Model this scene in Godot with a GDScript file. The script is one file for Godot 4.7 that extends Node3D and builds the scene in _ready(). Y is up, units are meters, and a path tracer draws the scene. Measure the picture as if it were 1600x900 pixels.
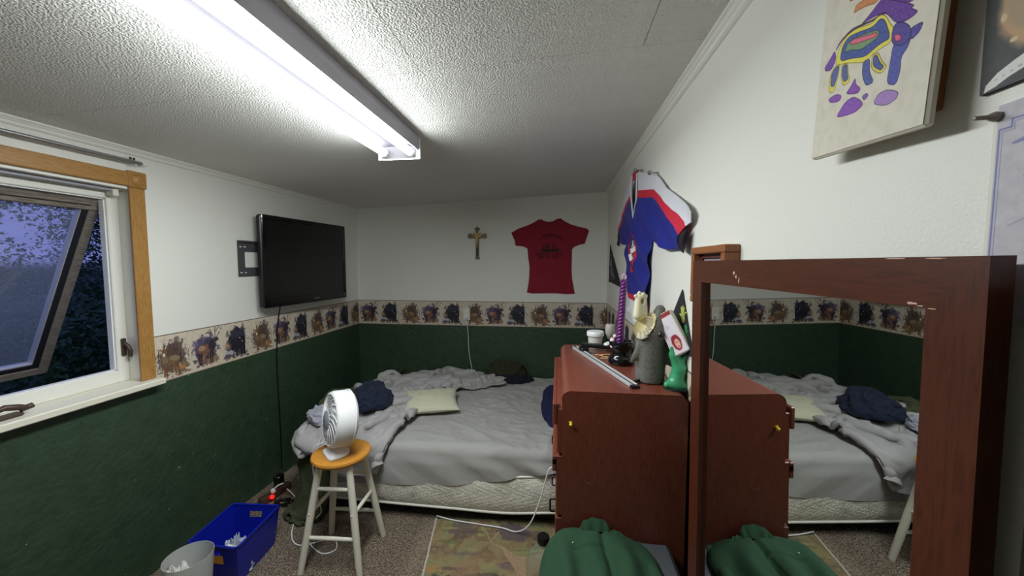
extends Node3D

# ---------------------------------------------------------------- constants of the room (metres)
const LEFT := -2.15
const RIGHT := 0.475
const BACK := -3.75
const FRONT := 1.30
const V2 := Vector2.ZERO
var rng := RandomNumberGenerator.new()
var taken := {}
var nz := FastNoiseLite.new()

func ceil_y(x: float) -> float:
	return 2.24 + 0.12 * (x - LEFT) / (RIGHT - LEFT)


const TUBE_GLOW := 3.2

func _ready() -> void:
	nz.seed = 1
	nz.frequency = 0.01
	# --- camera
	var cam := Camera3D.new()
	cam.name = "camera"
	add_child(cam)
	cam.position = Vector3(0, 1.66, 0)
	cam.rotation = Vector3(deg_to_rad(-3.7614), deg_to_rad(7.1829), 0)
	cam.fov = 75.805
	cam.near = 0.02
	cam.current = true
	# --- dusk sky, exposure
	var env := Environment.new()
	var sky := Sky.new()
	var ps := ProceduralSkyMaterial.new()
	ps.sky_top_color = hexc("6a74cc")
	ps.sky_horizon_color = hexc("8890e4")
	ps.ground_bottom_color = hexc("20242c")
	ps.ground_horizon_color = hexc("5a6288")
	ps.sky_energy_multiplier = 0.9
	ps.ground_energy_multiplier = 0.3
	sky.sky_material = ps
	env.background_mode = Environment.BG_SKY
	env.sky = sky
	env.tonemap_mode = Environment.TONE_MAPPER_LINEAR
	env.tonemap_exposure = 1.0
	env.sdfgi_enabled = true
	env.ssao_enabled = true
	env.ssil_enabled = true
	var we := WorldEnvironment.new()
	we.name = "world_environment"
	we.environment = env
	add_child(we)
	# --- the two tubes: soft area lights of the tubes' length, just outside the glowing glass (below and outward)
	for s in [-1.0, 1.0]:
		for side in [false, true]:
			var al := AreaLight3D.new()
			al.name = "tube_light"
			add_child(al, true)
			al.area_size = Vector2(0.036, 1.15)
			var axis := Vector3(-0.815 + 0.068 * s, ceil_y(-0.815) - 0.080, -1.24)
			if side:
				al.transform = Transform3D(Basis(Vector3(0, -s, 0), Vector3(0, 0, 1), Vector3(-s, 0, 0)), axis + Vector3(0.0225 * s, 0, 0))
			else:
				al.transform = Transform3D(Basis(Vector3(1, 0, 0), Vector3(0, 0, -1), Vector3(0, 1, 0)), axis + Vector3(0, -0.0225, 0))
			al.light_color = Color(0.97, 1.0, 1.0)
			al.light_energy = TUBE_SIDE if side else TUBE_DOWN
			al.area_range = 12.0
			al.area_attenuation = 2.0
			al.shadow_enabled = true
	make_materials()
	build_room()
	build_window()
	build_light()
	build_bed()
	build_dresser()
	build_mirror()
	build_bench()
	build_stool()
	build_fan()
	build_tv()
	build_back_wall_things()
	build_right_wall_things()
	build_dresser_things()
	build_floor_things()
	build_outdoors()

const TUBE_DOWN := 1.6
const TUBE_SIDE := 0.6

# ---------------------------------------------------------------- mesh builder
class B:
	var v := PackedVector3Array()
	var n := PackedVector3Array()
	var t := PackedVector2Array()

	func tri(a: Vector3, b: Vector3, c: Vector3, na: Vector3, nb: Vector3, nc: Vector3, ua := Vector2.ZERO, ub := Vector2.ZERO, uc := Vector2.ZERO) -> void:
		if (b - a).cross(c - a).dot(na + nb + nc) > 0.0:
			v.append(a); v.append(c); v.append(b)
			n.append(na); n.append(nc); n.append(nb)
			t.append(ua); t.append(uc); t.append(ub)
		else:
			v.append(a); v.append(b); v.append(c)
			n.append(na); n.append(nb); n.append(nc)
			t.append(ua); t.append(ub); t.append(uc)

	func quad(a: Vector3, b: Vector3, c: Vector3, d: Vector3, nn: Vector3) -> void:
		tri(a, b, c, nn, nn, nn, Vector2(0, 0), Vector2(1, 0), Vector2(1, 1))
		tri(a, c, d, nn, nn, nn, Vector2(0, 0), Vector2(1, 1), Vector2(0, 1))

	# chamfered box; uv of the +Z local face runs 0..1 left to right, top to bottom
	func box(c: Vector3, s: Vector3, ch := 0.002, bs := Basis.IDENTITY) -> void:
		var h := s * 0.5
		ch = minf(ch, minf(h.x, minf(h.y, h.z)) * 0.9)
		var ax := [Vector3.RIGHT, Vector3.UP, Vector3.BACK]
		for k in 3:
			var i := (k + 1) % 3
			var j := (k + 2) % 3
			for sg in [-1.0, 1.0]:
				var o: Vector3 = ax[k] * h[k] * sg
				var eu: Vector3 = ax[i] * (h[i] - ch)
				var ev: Vector3 = ax[j] * (h[j] - ch)
				quad(c + bs * (o - eu + ev), c + bs * (o + eu + ev), c + bs * (o + eu - ev), c + bs * (o - eu - ev), bs * (ax[k] * sg))
		if ch <= 0.0:
			return
		for k in 3:
			var i := (k + 1) % 3
			var j := (k + 2) % 3
			for si in [-1.0, 1.0]:
				for sj in [-1.0, 1.0]:
					var e: Vector3 = ax[k] * (h[k] - ch)
					var p: Vector3 = ax[i] * h[i] * si + ax[j] * (h[j] - ch) * sj
					var q: Vector3 = ax[i] * (h[i] - ch) * si + ax[j] * h[j] * sj
					quad(c + bs * (p - e), c + bs * (p + e), c + bs * (q + e), c + bs * (q - e), bs * (ax[i] * si + ax[j] * sj).normalized())
		for sx in [-1.0, 1.0]:
			for sy in [-1.0, 1.0]:
				for sz in [-1.0, 1.0]:
					var a := Vector3(sx * h.x, sy * (h.y - ch), sz * (h.z - ch))
					var b := Vector3(sx * (h.x - ch), sy * h.y, sz * (h.z - ch))
					var d := Vector3(sx * (h.x - ch), sy * (h.y - ch), sz * h.z)
					var nn := bs * Vector3(sx, sy, sz).normalized()
					tri(c + bs * a, c + bs * b, c + bs * d, nn, nn, nn)

	func mm(a: Vector3, b: Vector3, ch := 0.002) -> void:
		box((a + b) * 0.5, (b - a).abs(), ch)

	func bar(a: Vector3, b: Vector3, w: float, h: float, up := Vector3.UP, ch := 0.001) -> void:
		var z := (b - a).normalized()
		var x := up.cross(z).normalized()
		box((a + b) * 0.5, Vector3(w, h, a.distance_to(b)), ch, Basis(x, z.cross(x), z))

	func tube(p: PackedVector3Array, r: float, sides := 8, radii := PackedFloat32Array(), caps := true) -> void:
		var m := p.size()
		var ring := []
		var nor := []
		var x := Vector3.ZERO
		var len := 0.0
		var ls := []
		for k in m:
			var d := (p[mini(k + 1, m - 1)] - p[maxi(k - 1, 0)]).normalized()
			if k == 0:
				x = d.cross(Vector3.UP if absf(d.y) < 0.9 else Vector3.RIGHT).normalized()
			else:
				x = (x - d * x.dot(d)).normalized()
				len += p[k].distance_to(p[k - 1])
			ls.append(len)
			var y := d.cross(x)
			var rr := r if radii.is_empty() else radii[k]
			var a := PackedVector3Array()
			var b := PackedVector3Array()
			for s in sides + 1:
				var w := TAU * s / sides
				var o := x * cos(w) + y * sin(w)
				a.append(p[k] + o * rr)
				b.append(o)
			ring.append(a)
			nor.append(b)
		for k in m - 1:
			for s in sides:
				var u0 := float(s) / sides
				var u1 := float(s + 1) / sides
				tri(ring[k][s], ring[k][s + 1], ring[k + 1][s + 1], nor[k][s], nor[k][s + 1], nor[k + 1][s + 1], Vector2(u0, ls[k]), Vector2(u1, ls[k]), Vector2(u1, ls[k + 1]))
				tri(ring[k][s], ring[k + 1][s + 1], ring[k + 1][s], nor[k][s], nor[k + 1][s + 1], nor[k + 1][s], Vector2(u0, ls[k]), Vector2(u1, ls[k + 1]), Vector2(u0, ls[k + 1]))
		if caps:
			for e in [0, m - 1]:
				var d := (p[1] - p[0]).normalized() * -1.0 if e == 0 else (p[m - 1] - p[m - 2]).normalized()
				for s in sides:
					tri(p[e], ring[e][s], ring[e][s + 1], d, d, d)

	# profile of (radius, height) turned round the local y axis
	func lathe(pr: Array, o: Vector3, sides := 24, bs := Basis.IDENTITY, soft := 0.75) -> void:
		var m := pr.size()
		var sn := []
		for k in m - 1:
			var d: Vector2 = (pr[k + 1] - pr[k]).normalized()
			sn.append(Vector2(d.y, -d.x))
		for k in m - 1:
			var n0: Vector2 = sn[k]
			var n1: Vector2 = sn[k]
			if k > 0 and sn[k - 1].dot(sn[k]) > soft:
				n0 = (sn[k - 1] + sn[k]).normalized()
			if k < m - 2 and sn[k + 1].dot(sn[k]) > soft:
				n1 = (sn[k + 1] + sn[k]).normalized()
			for s in sides:
				var a := TAU * s / sides
				var b := TAU * (s + 1) / sides
				var da := Vector3(cos(a), 0, sin(a))
				var db := Vector3(cos(b), 0, sin(b))
				var up := Vector3.UP
				var p0: Vector3 = o + bs * (da * pr[k].x + up * pr[k].y)
				var p1: Vector3 = o + bs * (db * pr[k].x + up * pr[k].y)
				var p2: Vector3 = o + bs * (db * pr[k + 1].x + up * pr[k + 1].y)
				var p3: Vector3 = o + bs * (da * pr[k + 1].x + up * pr[k + 1].y)
				var q0 := bs * (da * n0.x + up * n0.y)
				var q1 := bs * (db * n0.x + up * n0.y)
				var q2 := bs * (db * n1.x + up * n1.y)
				var q3 := bs * (da * n1.x + up * n1.y)
				if pr[k].x > 1e-6:
					tri(p0, p1, p2, q0, q1, q2)
				if pr[k + 1].x > 1e-6:
					tri(p0, p2, p3, q0, q2, q3)

	# a flat outline given depth along local z (0 .. depth)
	func extrude(poly: PackedVector2Array, xf: Transform3D, depth: float) -> void:
		var idx := Geometry2D.triangulate_polygon(poly)
		var f := xf.basis.z.normalized()
		for k in range(0, idx.size(), 3):
			var a := poly[idx[k]]
			var b := poly[idx[k + 1]]
			var c := poly[idx[k + 2]]
			tri(xf * Vector3(a.x, a.y, depth), xf * Vector3(b.x, b.y, depth), xf * Vector3(c.x, c.y, depth), f, f, f, a, b, c)
			tri(xf * Vector3(a.x, a.y, 0), xf * Vector3(b.x, b.y, 0), xf * Vector3(c.x, c.y, 0), -f, -f, -f, a, b, c)
		var sgn := -1.0 if Geometry2D.is_polygon_clockwise(poly) else 1.0
		for k in poly.size():
			var a := poly[k]
			var b := poly[(k + 1) % poly.size()]
			var e := (b - a).normalized()
			var nn := (xf.basis * Vector3(e.y, -e.x, 0) * sgn).normalized()
			quad(xf * Vector3(a.x, a.y, 0), xf * Vector3(b.x, b.y, 0), xf * Vector3(b.x, b.y, depth), xf * Vector3(a.x, a.y, depth), nn)

	# a grid of nu x nv points, smooth
	func grid(p: PackedVector3Array, nu: int, nv: int, flip := false, wrap := false) -> PackedVector3Array:
		var nn := PackedVector3Array()
		nn.resize(nu * nv)
		for j in nv:
			for i in nu:
				var i0 := i - 1
				var i1 := i + 1
				if wrap:
					i0 = nu - 2 if i == 0 else i - 1
					i1 = 1 if i == nu - 1 else i + 1
				else:
					i0 = maxi(i0, 0)
					i1 = mini(i1, nu - 1)
				var du := p[j * nu + i1] - p[j * nu + i0]
				var dv := p[mini(j + 1, nv - 1) * nu + i] - p[maxi(j - 1, 0) * nu + i]
				var c := du.cross(dv)
				if c.length_squared() < 1e-16:
					c = Vector3(0, 1e-6, 0)
				nn[j * nu + i] = c.normalized() * (-1.0 if flip else 1.0)
		for j in nv - 1:
			for i in nu - 1:
				var a := j * nu + i
				var b := a + 1
				var c := a + nu + 1
				var d := a + nu
				var ta := Vector2(float(i) / (nu - 1), float(j) / (nv - 1))
				var tc := Vector2(float(i + 1) / (nu - 1), float(j + 1) / (nv - 1))
				tri(p[a], p[b], p[c], nn[a], nn[b], nn[c], ta, Vector2(tc.x, ta.y), tc)
				tri(p[a], p[c], p[d], nn[a], nn[c], nn[d], ta, tc, Vector2(ta.x, tc.y))
		return nn

	# a sheet with thickness th (offset against its normals), edges closed
	func shell(p: PackedVector3Array, nu: int, nv: int, th: float, flip := false) -> void:
		var nn := grid(p, nu, nv, flip)
		var q := PackedVector3Array()
		q.resize(p.size())
		for k in p.size():
			q[k] = p[k] - nn[k] * th
		grid(q, nu, nv, not flip)
		var rim := PackedInt32Array()
		for i in nu: rim.append(i)
		for j in range(1, nv): rim.append(j * nu + nu - 1)
		for i in range(nu - 2, -1, -1): rim.append((nv - 1) * nu + i)
		for j in range(nv - 2, -1, -1): rim.append(j * nu)
		var mid := Vector3.ZERO
		for k in rim: mid += p[k]
		mid /= rim.size()
		for k in rim.size() - 1:
			var a := rim[k]
			var b := rim[k + 1]
			var e := (p[b] - p[a]).cross(nn[a]).normalized()
			if e.dot(p[a] - mid) < 0.0:
				e = -e
			quad(p[a], p[b], q[b], q[a], e)

	func mesh(off: Vector3) -> ArrayMesh:
		var w := v.duplicate()
		for k in w.size():
			w[k] = w[k] - off
		var arr := []
		arr.resize(Mesh.ARRAY_MAX)
		arr[Mesh.ARRAY_VERTEX] = w
		arr[Mesh.ARRAY_NORMAL] = n
		arr[Mesh.ARRAY_TEX_UV] = t
		var am := ArrayMesh.new()
		am.add_surface_from_arrays(Mesh.PRIMITIVE_TRIANGLES, arr)
		return am

# ---------------------------------------------------------------- things, parts, the setting
func numbered(called: String) -> String:
	if not taken.has(called):
		taken[called] = 0
		return called
	taken[called] += 1
	return "%s_%03d" % [called, taken[called]]

func thing(called: String, label: String, category: String, at: Vector3, group := "") -> Node3D:
	var o := Node3D.new()
	o.name = numbered(called)
	add_child(o)
	o.position = at
	o.set_meta("label", label)
	o.set_meta("category", category)
	if group: o.set_meta("group", group)
	return o

func struct(called: String, label: String, at := Vector3.ZERO) -> Node3D:
	var o := Node3D.new()
	o.name = called
	add_child(o)
	o.position = at
	o.set_meta("kind", "structure")
	o.set_meta("label", label)
	return o

func origin_of(o: Node) -> Vector3:
	var p := Vector3.ZERO
	while o is Node3D and o != self:
		p += (o as Node3D).position
		o = o.get_parent()
	return p

# one part: a mesh of its own under its thing; the shape is given in room coordinates
func part(called: String, b: B, m: Material, parent: Node3D, label := "") -> MeshInstance3D:
	var o := MeshInstance3D.new()
	o.name = called
	parent.add_child(o, true)
	o.mesh = b.mesh(origin_of(parent))
	o.material_override = m
	if label: o.set_meta("label", label)
	return o

# a thing that is one mesh
func solo(called: String, b: B, m: Material, label: String, category: String, at: Vector3, group := "") -> MeshInstance3D:
	var o := MeshInstance3D.new()
	o.name = numbered(called)
	add_child(o)
	o.position = at
	o.mesh = b.mesh(at)
	o.material_override = m
	o.set_meta("label", label)
	o.set_meta("category", category)
	if group: o.set_meta("group", group)
	return o

# ---------------------------------------------------------------- textures and materials
func noise_image(sd: int, freq: float, size := 512, oct := 4, kind := FastNoiseLite.TYPE_SIMPLEX_SMOOTH) -> Image:
	var f := FastNoiseLite.new()
	f.seed = sd
	f.noise_type = kind
	f.frequency = freq
	f.fractal_octaves = oct
	if oct == 1:
		f.fractal_type = FastNoiseLite.FRACTAL_NONE
	return f.get_seamless_image(size, size, false, false, 0.15, true)

func tint(im: Image, cols: Array) -> Image:
	var g := Gradient.new()
	var of := PackedFloat32Array()
	var cs := PackedColorArray()
	for k in cols.size():
		of.append(float(k) / (cols.size() - 1))
		cs.append(cols[k])
	g.offsets = of
	g.colors = cs
	var lut := []
	for k in 256: lut.append(g.sample(k / 255.0))
	var d := im.get_data()
	var out := PackedByteArray()
	out.resize(im.get_width() * im.get_height() * 3)
	var lr := PackedByteArray()
	for k in 256:
		lr.append(int(lut[k].r8)); lr.append(int(lut[k].g8)); lr.append(int(lut[k].b8))
	for k in d.size():
		var q := d[k] * 3
		out[k * 3] = lr[q]
		out[k * 3 + 1] = lr[q + 1]
		out[k * 3 + 2] = lr[q + 2]
	return Image.create_from_data(im.get_width(), im.get_height(), false, Image.FORMAT_RGB8, out)

func tex(im: Image) -> ImageTexture:
	im.generate_mipmaps()
	return ImageTexture.create_from_image(im)

func normal_tex(im: Image, strength: float) -> ImageTexture:
	var c := im.duplicate() as Image
	c.convert(Image.FORMAT_RGBA8)
	c.bump_map_to_normal_map(strength)
	return tex(c)

func M(col: Color, rough := 0.6, metal := 0.0) -> StandardMaterial3D:
	var m := StandardMaterial3D.new()
	m.albedo_color = col
	m.roughness = rough
	m.metallic = metal
	m.cull_mode = BaseMaterial3D.CULL_DISABLED
	return m

func tri_map(m: StandardMaterial3D, scale: Vector3, world := true) -> StandardMaterial3D:
	m.uv1_triplanar = true
	m.uv1_world_triplanar = world
	m.uv1_scale = scale
	return m

func MT(t: Texture2D, scale: Vector3, rough := 0.6, nt: Texture2D = null, ns := 1.0) -> StandardMaterial3D:
	var m := M(Color.WHITE, rough)
	m.albedo_texture = t
	if nt:
		m.normal_enabled = true
		m.normal_texture = nt
		m.normal_scale = ns
	return tri_map(m, scale)

func bumped(col: Color, rough: float, nt: Texture2D, scale: float, ns := 1.0) -> StandardMaterial3D:
	var m := M(col, rough)
	m.normal_enabled = true
	m.normal_texture = nt
	m.normal_scale = ns
	return tri_map(m, Vector3.ONE * scale)

func hexc(s: String) -> Color:
	return Color.html(s)

# ---------------------------------------------------------------- painting on an Image (prints only)
func dab(im: Image, cx: float, cy: float, rx: float, ry: float, col: Color, al := 1.0, rag := 0.25) -> void:
	var w := im.get_width()
	var h := im.get_height()
	var sd := rng.randf() * 100.0
	for y in range(maxi(0, int(cy - ry * 1.3)), mini(h, int(cy + ry * 1.3) + 1)):
		for x in range(int(cx - rx * 1.3), int(cx + rx * 1.3) + 1):
			var dx := (x - cx) / rx
			var dy := (y - cy) / ry
			var d := sqrt(dx * dx + dy * dy)
			if d > 1.3: continue
			var lim := minf(1.27, 1.0 + rag * nz.get_noise_2d(x * 3.0 + sd * 50.0, y * 3.0) * 1.3)
			if d < lim:
				var xx := posmod(x, w)
				var e := clampf((lim - d) * 6.0, 0.0, 1.0) * al
				im.set_pixel(xx, y, im.get_pixel(xx, y).lerp(col, e))

func stroke(im: Image, a: Vector2, b: Vector2, wd: float, col: Color, al := 1.0) -> void:
	var lo := Vector2(minf(a.x, b.x), minf(a.y, b.y)) - Vector2(wd, wd) - Vector2.ONE
	var hi := Vector2(maxf(a.x, b.x), maxf(a.y, b.y)) + Vector2(wd, wd) + Vector2.ONE
	var w := im.get_width()
	for y in range(maxi(0, int(lo.y)), mini(im.get_height(), int(hi.y) + 1)):
		for x in range(int(lo.x), int(hi.x) + 1):
			var p := Vector2(x, y)
			var q := Geometry2D.get_closest_point_to_segment(p, a, b)
			var e := clampf(wd * 0.5 + 0.5 - p.distance_to(q), 0.0, 1.0) * al
			if e > 0.0:
				var xx := posmod(x, w)
				im.set_pixel(xx, y, im.get_pixel(xx, y).lerp(col, e))

func fill(im: Image, pts: PackedVector2Array, col: Color, grain := 0.0) -> void:
	var lo := pts[0]
	var hi := pts[0]
	for p in pts:
		lo = lo.min(p)
		hi = hi.max(p)
	for y in range(maxi(0, int(lo.y)), mini(im.get_height(), int(hi.y) + 1)):
		for x in range(maxi(0, int(lo.x)), mini(im.get_width(), int(hi.x) + 1)):
			if Geometry2D.is_point_in_polygon(Vector2(x, y), pts):
				var c := col
				if grain > 0.0:
					c = col.lightened(grain * (nz.get_noise_2d(x * 9.0 + y * 4.0, y * 9.0 - x * 4.0) * 0.5 + 0.5))
				im.set_pixel(x, y, c)

func pl(s: String) -> PackedVector2Array:
	var o := PackedVector2Array()
	for w in s.split(" ", false):
		var q := w.split(",")
		o.append(Vector2(float(q[0]), float(q[1])))
	return o

# ---------------------------------------------------------------- soft outlines hung on a wall
func inset_of(p: Vector2, poly: PackedVector2Array) -> float:
	var d := 1e9
	for k in poly.size():
		var q := Geometry2D.get_closest_point_to_segment(p, poly[k], poly[(k + 1) % poly.size()])
		d = minf(d, p.distance_to(q))
	return d

# fabric of outline poly on transform xf; depth(p, inset) gives how far it stands off
func fabric(b: B, poly: PackedVector2Array, xf: Transform3D, step: float, depth: Callable, thick := 0.0035) -> void:
	var pts := PackedVector2Array()
	for k in poly.size():
		var a := poly[k]
		var c := poly[(k + 1) % poly.size()]
		var m := maxi(1, int(a.distance_to(c) / step))
		for i in m: pts.append(a.lerp(c, float(i) / m))
	var nb := pts.size()
	var lo := poly[0]
	var hi := poly[0]
	for p in poly:
		lo = lo.min(p)
		hi = hi.max(p)
	var ny := int((hi.y - lo.y) / step)
	var nx := int((hi.x - lo.x) / step)
	for j in ny + 1:
		for i in nx + 1:
			var p := lo + Vector2((i + 0.5 * (j % 2)) * step, j * step)
			if Geometry2D.is_point_in_polygon(p, poly) and inset_of(p, poly) > step * 0.45:
				pts.append(p)
	var idx := Geometry2D.triangulate_delaunay(pts)
	var pos := PackedVector3Array()
	for p in pts:
		var e := inset_of(p, poly) if pos.size() >= nb else 0.0
		pos.append(xf * Vector3(p.x, p.y, depth.call(p, e)))
	var nor := PackedVector3Array()
	nor.resize(pts.size())
	nor.fill(Vector3.ZERO)
	var keep := PackedInt32Array()
	var f := xf.basis.z
	for k in range(0, idx.size(), 3):
		var c := (pts[idx[k]] + pts[idx[k + 1]] + pts[idx[k + 2]]) / 3.0
		if not Geometry2D.is_point_in_polygon(c, poly): continue
		var g := (pos[idx[k + 1]] - pos[idx[k]]).cross(pos[idx[k + 2]] - pos[idx[k]])
		if g.dot(f) < 0.0: g = -g
		for i in 3:
			keep.append(idx[k + i])
			nor[idx[k + i]] += g
	for k in nor.size(): nor[k] = nor[k].normalized()
	for k in range(0, keep.size(), 3):
		var i0 := keep[k]
		var i1 := keep[k + 1]
		var i2 := keep[k + 2]
		b.tri(pos[i0], pos[i1], pos[i2], nor[i0], nor[i1], nor[i2], pts[i0], pts[i1], pts[i2])
		b.tri(pos[i0] - f * thick, pos[i1] - f * thick, pos[i2] - f * thick, -nor[i0], -nor[i1], -nor[i2])
	for k in nb:
		var l := (k + 1) % nb
		var e := pts[l] - pts[k]
		var nn := (xf.basis * Vector3(e.y, -e.x, 0)).normalized()
		if Geometry2D.is_point_in_polygon((pts[k] + pts[l]) * 0.5 + Vector2(e.y, -e.x).normalized() * 0.002, poly): nn = -nn
		b.quad(pos[k], pos[l], pos[l] - f * thick, pos[k] - f * thick, nn)

# ---------------------------------------------------------------- implicit shapes meshed as surface nets
func nets(b: B, sdf: Callable, lo: Vector3, hi: Vector3, cell: float) -> void:
	var nx := int(ceil((hi.x - lo.x) / cell)) + 1
	var ny := int(ceil((hi.y - lo.y) / cell)) + 1
	var nzz := int(ceil((hi.z - lo.z) / cell)) + 1
	var f := PackedFloat32Array()
	f.resize(nx * ny * nzz)
	for k in nzz:
		for j in ny:
			for i in nx:
				f[(k * ny + j) * nx + i] = sdf.call(lo + Vector3(i, j, k) * cell)
	var vid := PackedInt32Array()
	vid.resize(f.size())
	vid.fill(-1)
	var vs := PackedVector3Array()
	var ns := PackedVector3Array()
	var co := [0, 1, nx, nx + 1, nx * ny, nx * ny + 1, nx * ny + nx, nx * ny + nx + 1]
	var ed := [[0, 1], [2, 3], [4, 5], [6, 7], [0, 2], [1, 3], [4, 6], [5, 7], [0, 4], [1, 5], [2, 6], [3, 7]]
	for k in nzz - 1:
		for j in ny - 1:
			for i in nx - 1:
				var o := (k * ny + j) * nx + i
				var mask := 0
				for c in 8:
					if f[o + co[c]] < 0.0: mask |= 1 << c
				if mask == 0 or mask == 255: continue
				var s := Vector3.ZERO
				var m := 0
				for e in ed:
					var fa := f[o + co[e[0]]]
					var fb := f[o + co[e[1]]]
					if (fa < 0.0) != (fb < 0.0):
						var t := fa / (fa - fb)
						var pa := Vector3(e[0] & 1, (e[0] >> 1) & 1, e[0] >> 2)
						var pb := Vector3(e[1] & 1, (e[1] >> 1) & 1, e[1] >> 2)
						s += pa.lerp(pb, t)
						m += 1
				var p := lo + (Vector3(i, j, k) + s / m) * cell
				vid[o] = vs.size()
				vs.append(p)
				var g := Vector3(f[o + 1] + f[o + nx + 1] - f[o] - f[o + nx], f[o + nx] + f[o + nx + 1] - f[o] - f[o + 1], f[o + nx * ny] + f[o + nx * ny + 1] - f[o] - f[o + 1])
				ns.append(g.normalized())
	for k in range(1, nzz - 1):
		for j in range(1, ny - 1):
			for i in range(1, nx - 1):
				var o := (k * ny + j) * nx + i
				var s0 := f[o] < 0.0
				for ax in 3:
					var st: int = [1, nx, nx * ny][ax]
					if s0 == (f[o + st] < 0.0): continue
					var u: int = [nx, nx * ny, 1][ax]
					var w: int = [nx * ny, 1, nx][ax]
					var q := [vid[o], vid[o - u], vid[o - u - w], vid[o - w]]
					if q.min() < 0: continue
					b.tri(vs[q[0]], vs[q[1]], vs[q[2]], ns[q[0]], ns[q[1]], ns[q[2]])
					b.tri(vs[q[0]], vs[q[2]], vs[q[3]], ns[q[0]], ns[q[2]], ns[q[3]])

func capsule(p: Vector3, a: Vector3, c: Vector3, ra: float, rc: float) -> float:
	var d := c - a
	var t := clampf((p - a).dot(d) / d.length_squared(), 0.0, 1.0)
	return p.distance_to(a + d * t) - lerpf(ra, rc, t)

func smin(a: float, c: float, k: float) -> float:
	var h := clampf(0.5 + 0.5 * (c - a) / k, 0.0, 1.0)
	return lerpf(c, a, h) - k * h * (1.0 - h)

# ---------------------------------------------------------------- cloth: a small relaxation under gravity
var hf := PackedFloat32Array()
const HFX := 90
const HFZ := 90
const HFC := 0.03
const HF0 := Vector2(-2.2, -3.8)

func hf_reset() -> void:
	hf.resize(HFX * HFZ)
	hf.fill(-1.0)

func hf_add(p: PackedVector3Array, up: float) -> void:
	for q in p:
		var i := int((q.x - HF0.x) / HFC)
		var j := int((q.z - HF0.y) / HFC)
		if i < 0 or j < 0 or i >= HFX or j >= HFZ: continue
		var o := j * HFX + i
		hf[o] = maxf(hf[o], q.y + up)

func relax(nu: int, nv: int, pos: PackedVector3Array, lu: PackedFloat32Array, lv: PackedFloat32Array, boxes: Array, steps: int, iters: int, thick: float, pin := 0) -> PackedVector3Array:
	# lu/lv: rest length of each column / row step
	var ia := PackedInt32Array()
	var ib := PackedInt32Array()
	var ll := PackedFloat32Array()
	var lk := PackedFloat32Array()
	for j in nv:
		for i in nu:
			var o := j * nu + i
			if i < nu - 1: ia.append(o); ib.append(o + 1); ll.append(lu[j]); lk.append(0.5)
			if j < nv - 1: ia.append(o); ib.append(o + nu); ll.append(lv[i]); lk.append(0.5)
			if i < nu - 1 and j < nv - 1:
				var dg := sqrt(lu[j] * lu[j] + lv[i] * lv[i])
				ia.append(o); ib.append(o + nu + 1); ll.append(dg); lk.append(0.25)
				ia.append(o + 1); ib.append(o + nu); ll.append(dg); lk.append(0.25)
			if i < nu - 2: ia.append(o); ib.append(o + 2); ll.append(lu[j] * 2.0); lk.append(0.06)
			if j < nv - 2: ia.append(o); ib.append(o + nu * 2); ll.append(lv[i] * 2.0); lk.append(0.06)
	var prev := pos.duplicate()
	var first := pos.duplicate()
	var m := pos.size()
	var nc := ia.size()
	for s in steps:
		for k in m:
			var p := pos[k]
			var vel := (p - prev[k]) * 0.93
			if vel.length_squared() > 0.0009: vel = vel.normalized() * 0.03
			prev[k] = p
			pos[k] = p + vel + Vector3(0, -0.0022, 0)
		for it in iters:
			for c in nc:
				var a := pos[ia[c]]
				var b := pos[ib[c]]
				var d := b - a
				var l := d.length()
				if l > 1e-6:
					d *= (l - ll[c]) / l * lk[c]
					pos[ia[c]] = a + d
					pos[ib[c]] = b - d
		for k in m:
			var p := pos[k]
			var hit := false
			for bx: AABB in boxes:
				var e := bx.position - Vector3.ONE * thick
				var g := bx.end + Vector3.ONE * thick
				if p.x > e.x and p.x < g.x and p.z > e.z and p.z < g.z and p.y < g.y and p.y > e.y:
					var dy := g.y - p.y
					var dz := g.z - p.z
					var dx := p.x - e.x
					if dx < dy and dx < dz: p.x = e.x
					elif dy <= dz: p.y = g.y
					else: p.z = g.z
					hit = true
			if p.y < thick:
				p.y = thick
				hit = true
			p.x = maxf(p.x, LEFT + thick)
			p.z = maxf(p.z, BACK + thick)
			var i := int((p.x - HF0.x) / HFC)
			var j := int((p.z - HF0.y) / HFC)
			if i >= 0 and j >= 0 and i < HFX and j < HFZ:
				var h := hf[j * HFX + i]
				if p.y < h and p.y > h - 0.12:
					p.y = lerpf(p.y, h, 0.5)
					hit = true
			if pin == 2 and k % nu == nu - 1:
				p = first[k]
			elif pin == 1 and (k % nu == 0 or k % nu == nu - 1) and p.y > 0.45:
				p.x = first[k].x
				p.z = first[k].z
			pos[k] = p
			if hit:
				prev[k] = prev[k].lerp(p, 0.75)
	return pos

# Catmull-Rom refinement of a grid by factor f
func refine(p: PackedVector3Array, nu: int, nv: int, f: int) -> Array:
	var mu := (nu - 1) * f + 1
	var mv := (nv - 1) * f + 1
	var row := PackedVector3Array()
	row.resize(mu * nv)
	for j in nv:
		for i in mu:
			var k := mini(i / f, nu - 2)
			var t := float(i - k * f) / f
			row[j * mu + i] = p[j * nu + k].cubic_interpolate(p[j * nu + k + 1], p[j * nu + maxi(k - 1, 0)], p[j * nu + mini(k + 2, nu - 1)], t)
	var out := PackedVector3Array()
	out.resize(mu * mv)
	for j in mv:
		var k := mini(j / f, nv - 2)
		var t := float(j - k * f) / f
		for i in mu:
			out[j * mu + i] = row[k * mu + i].cubic_interpolate(row[(k + 1) * mu + i], row[maxi(k - 1, 0) * mu + i], row[mini(k + 2, nv - 1) * mu + i], t)
	return [out, mu, mv]

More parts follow.
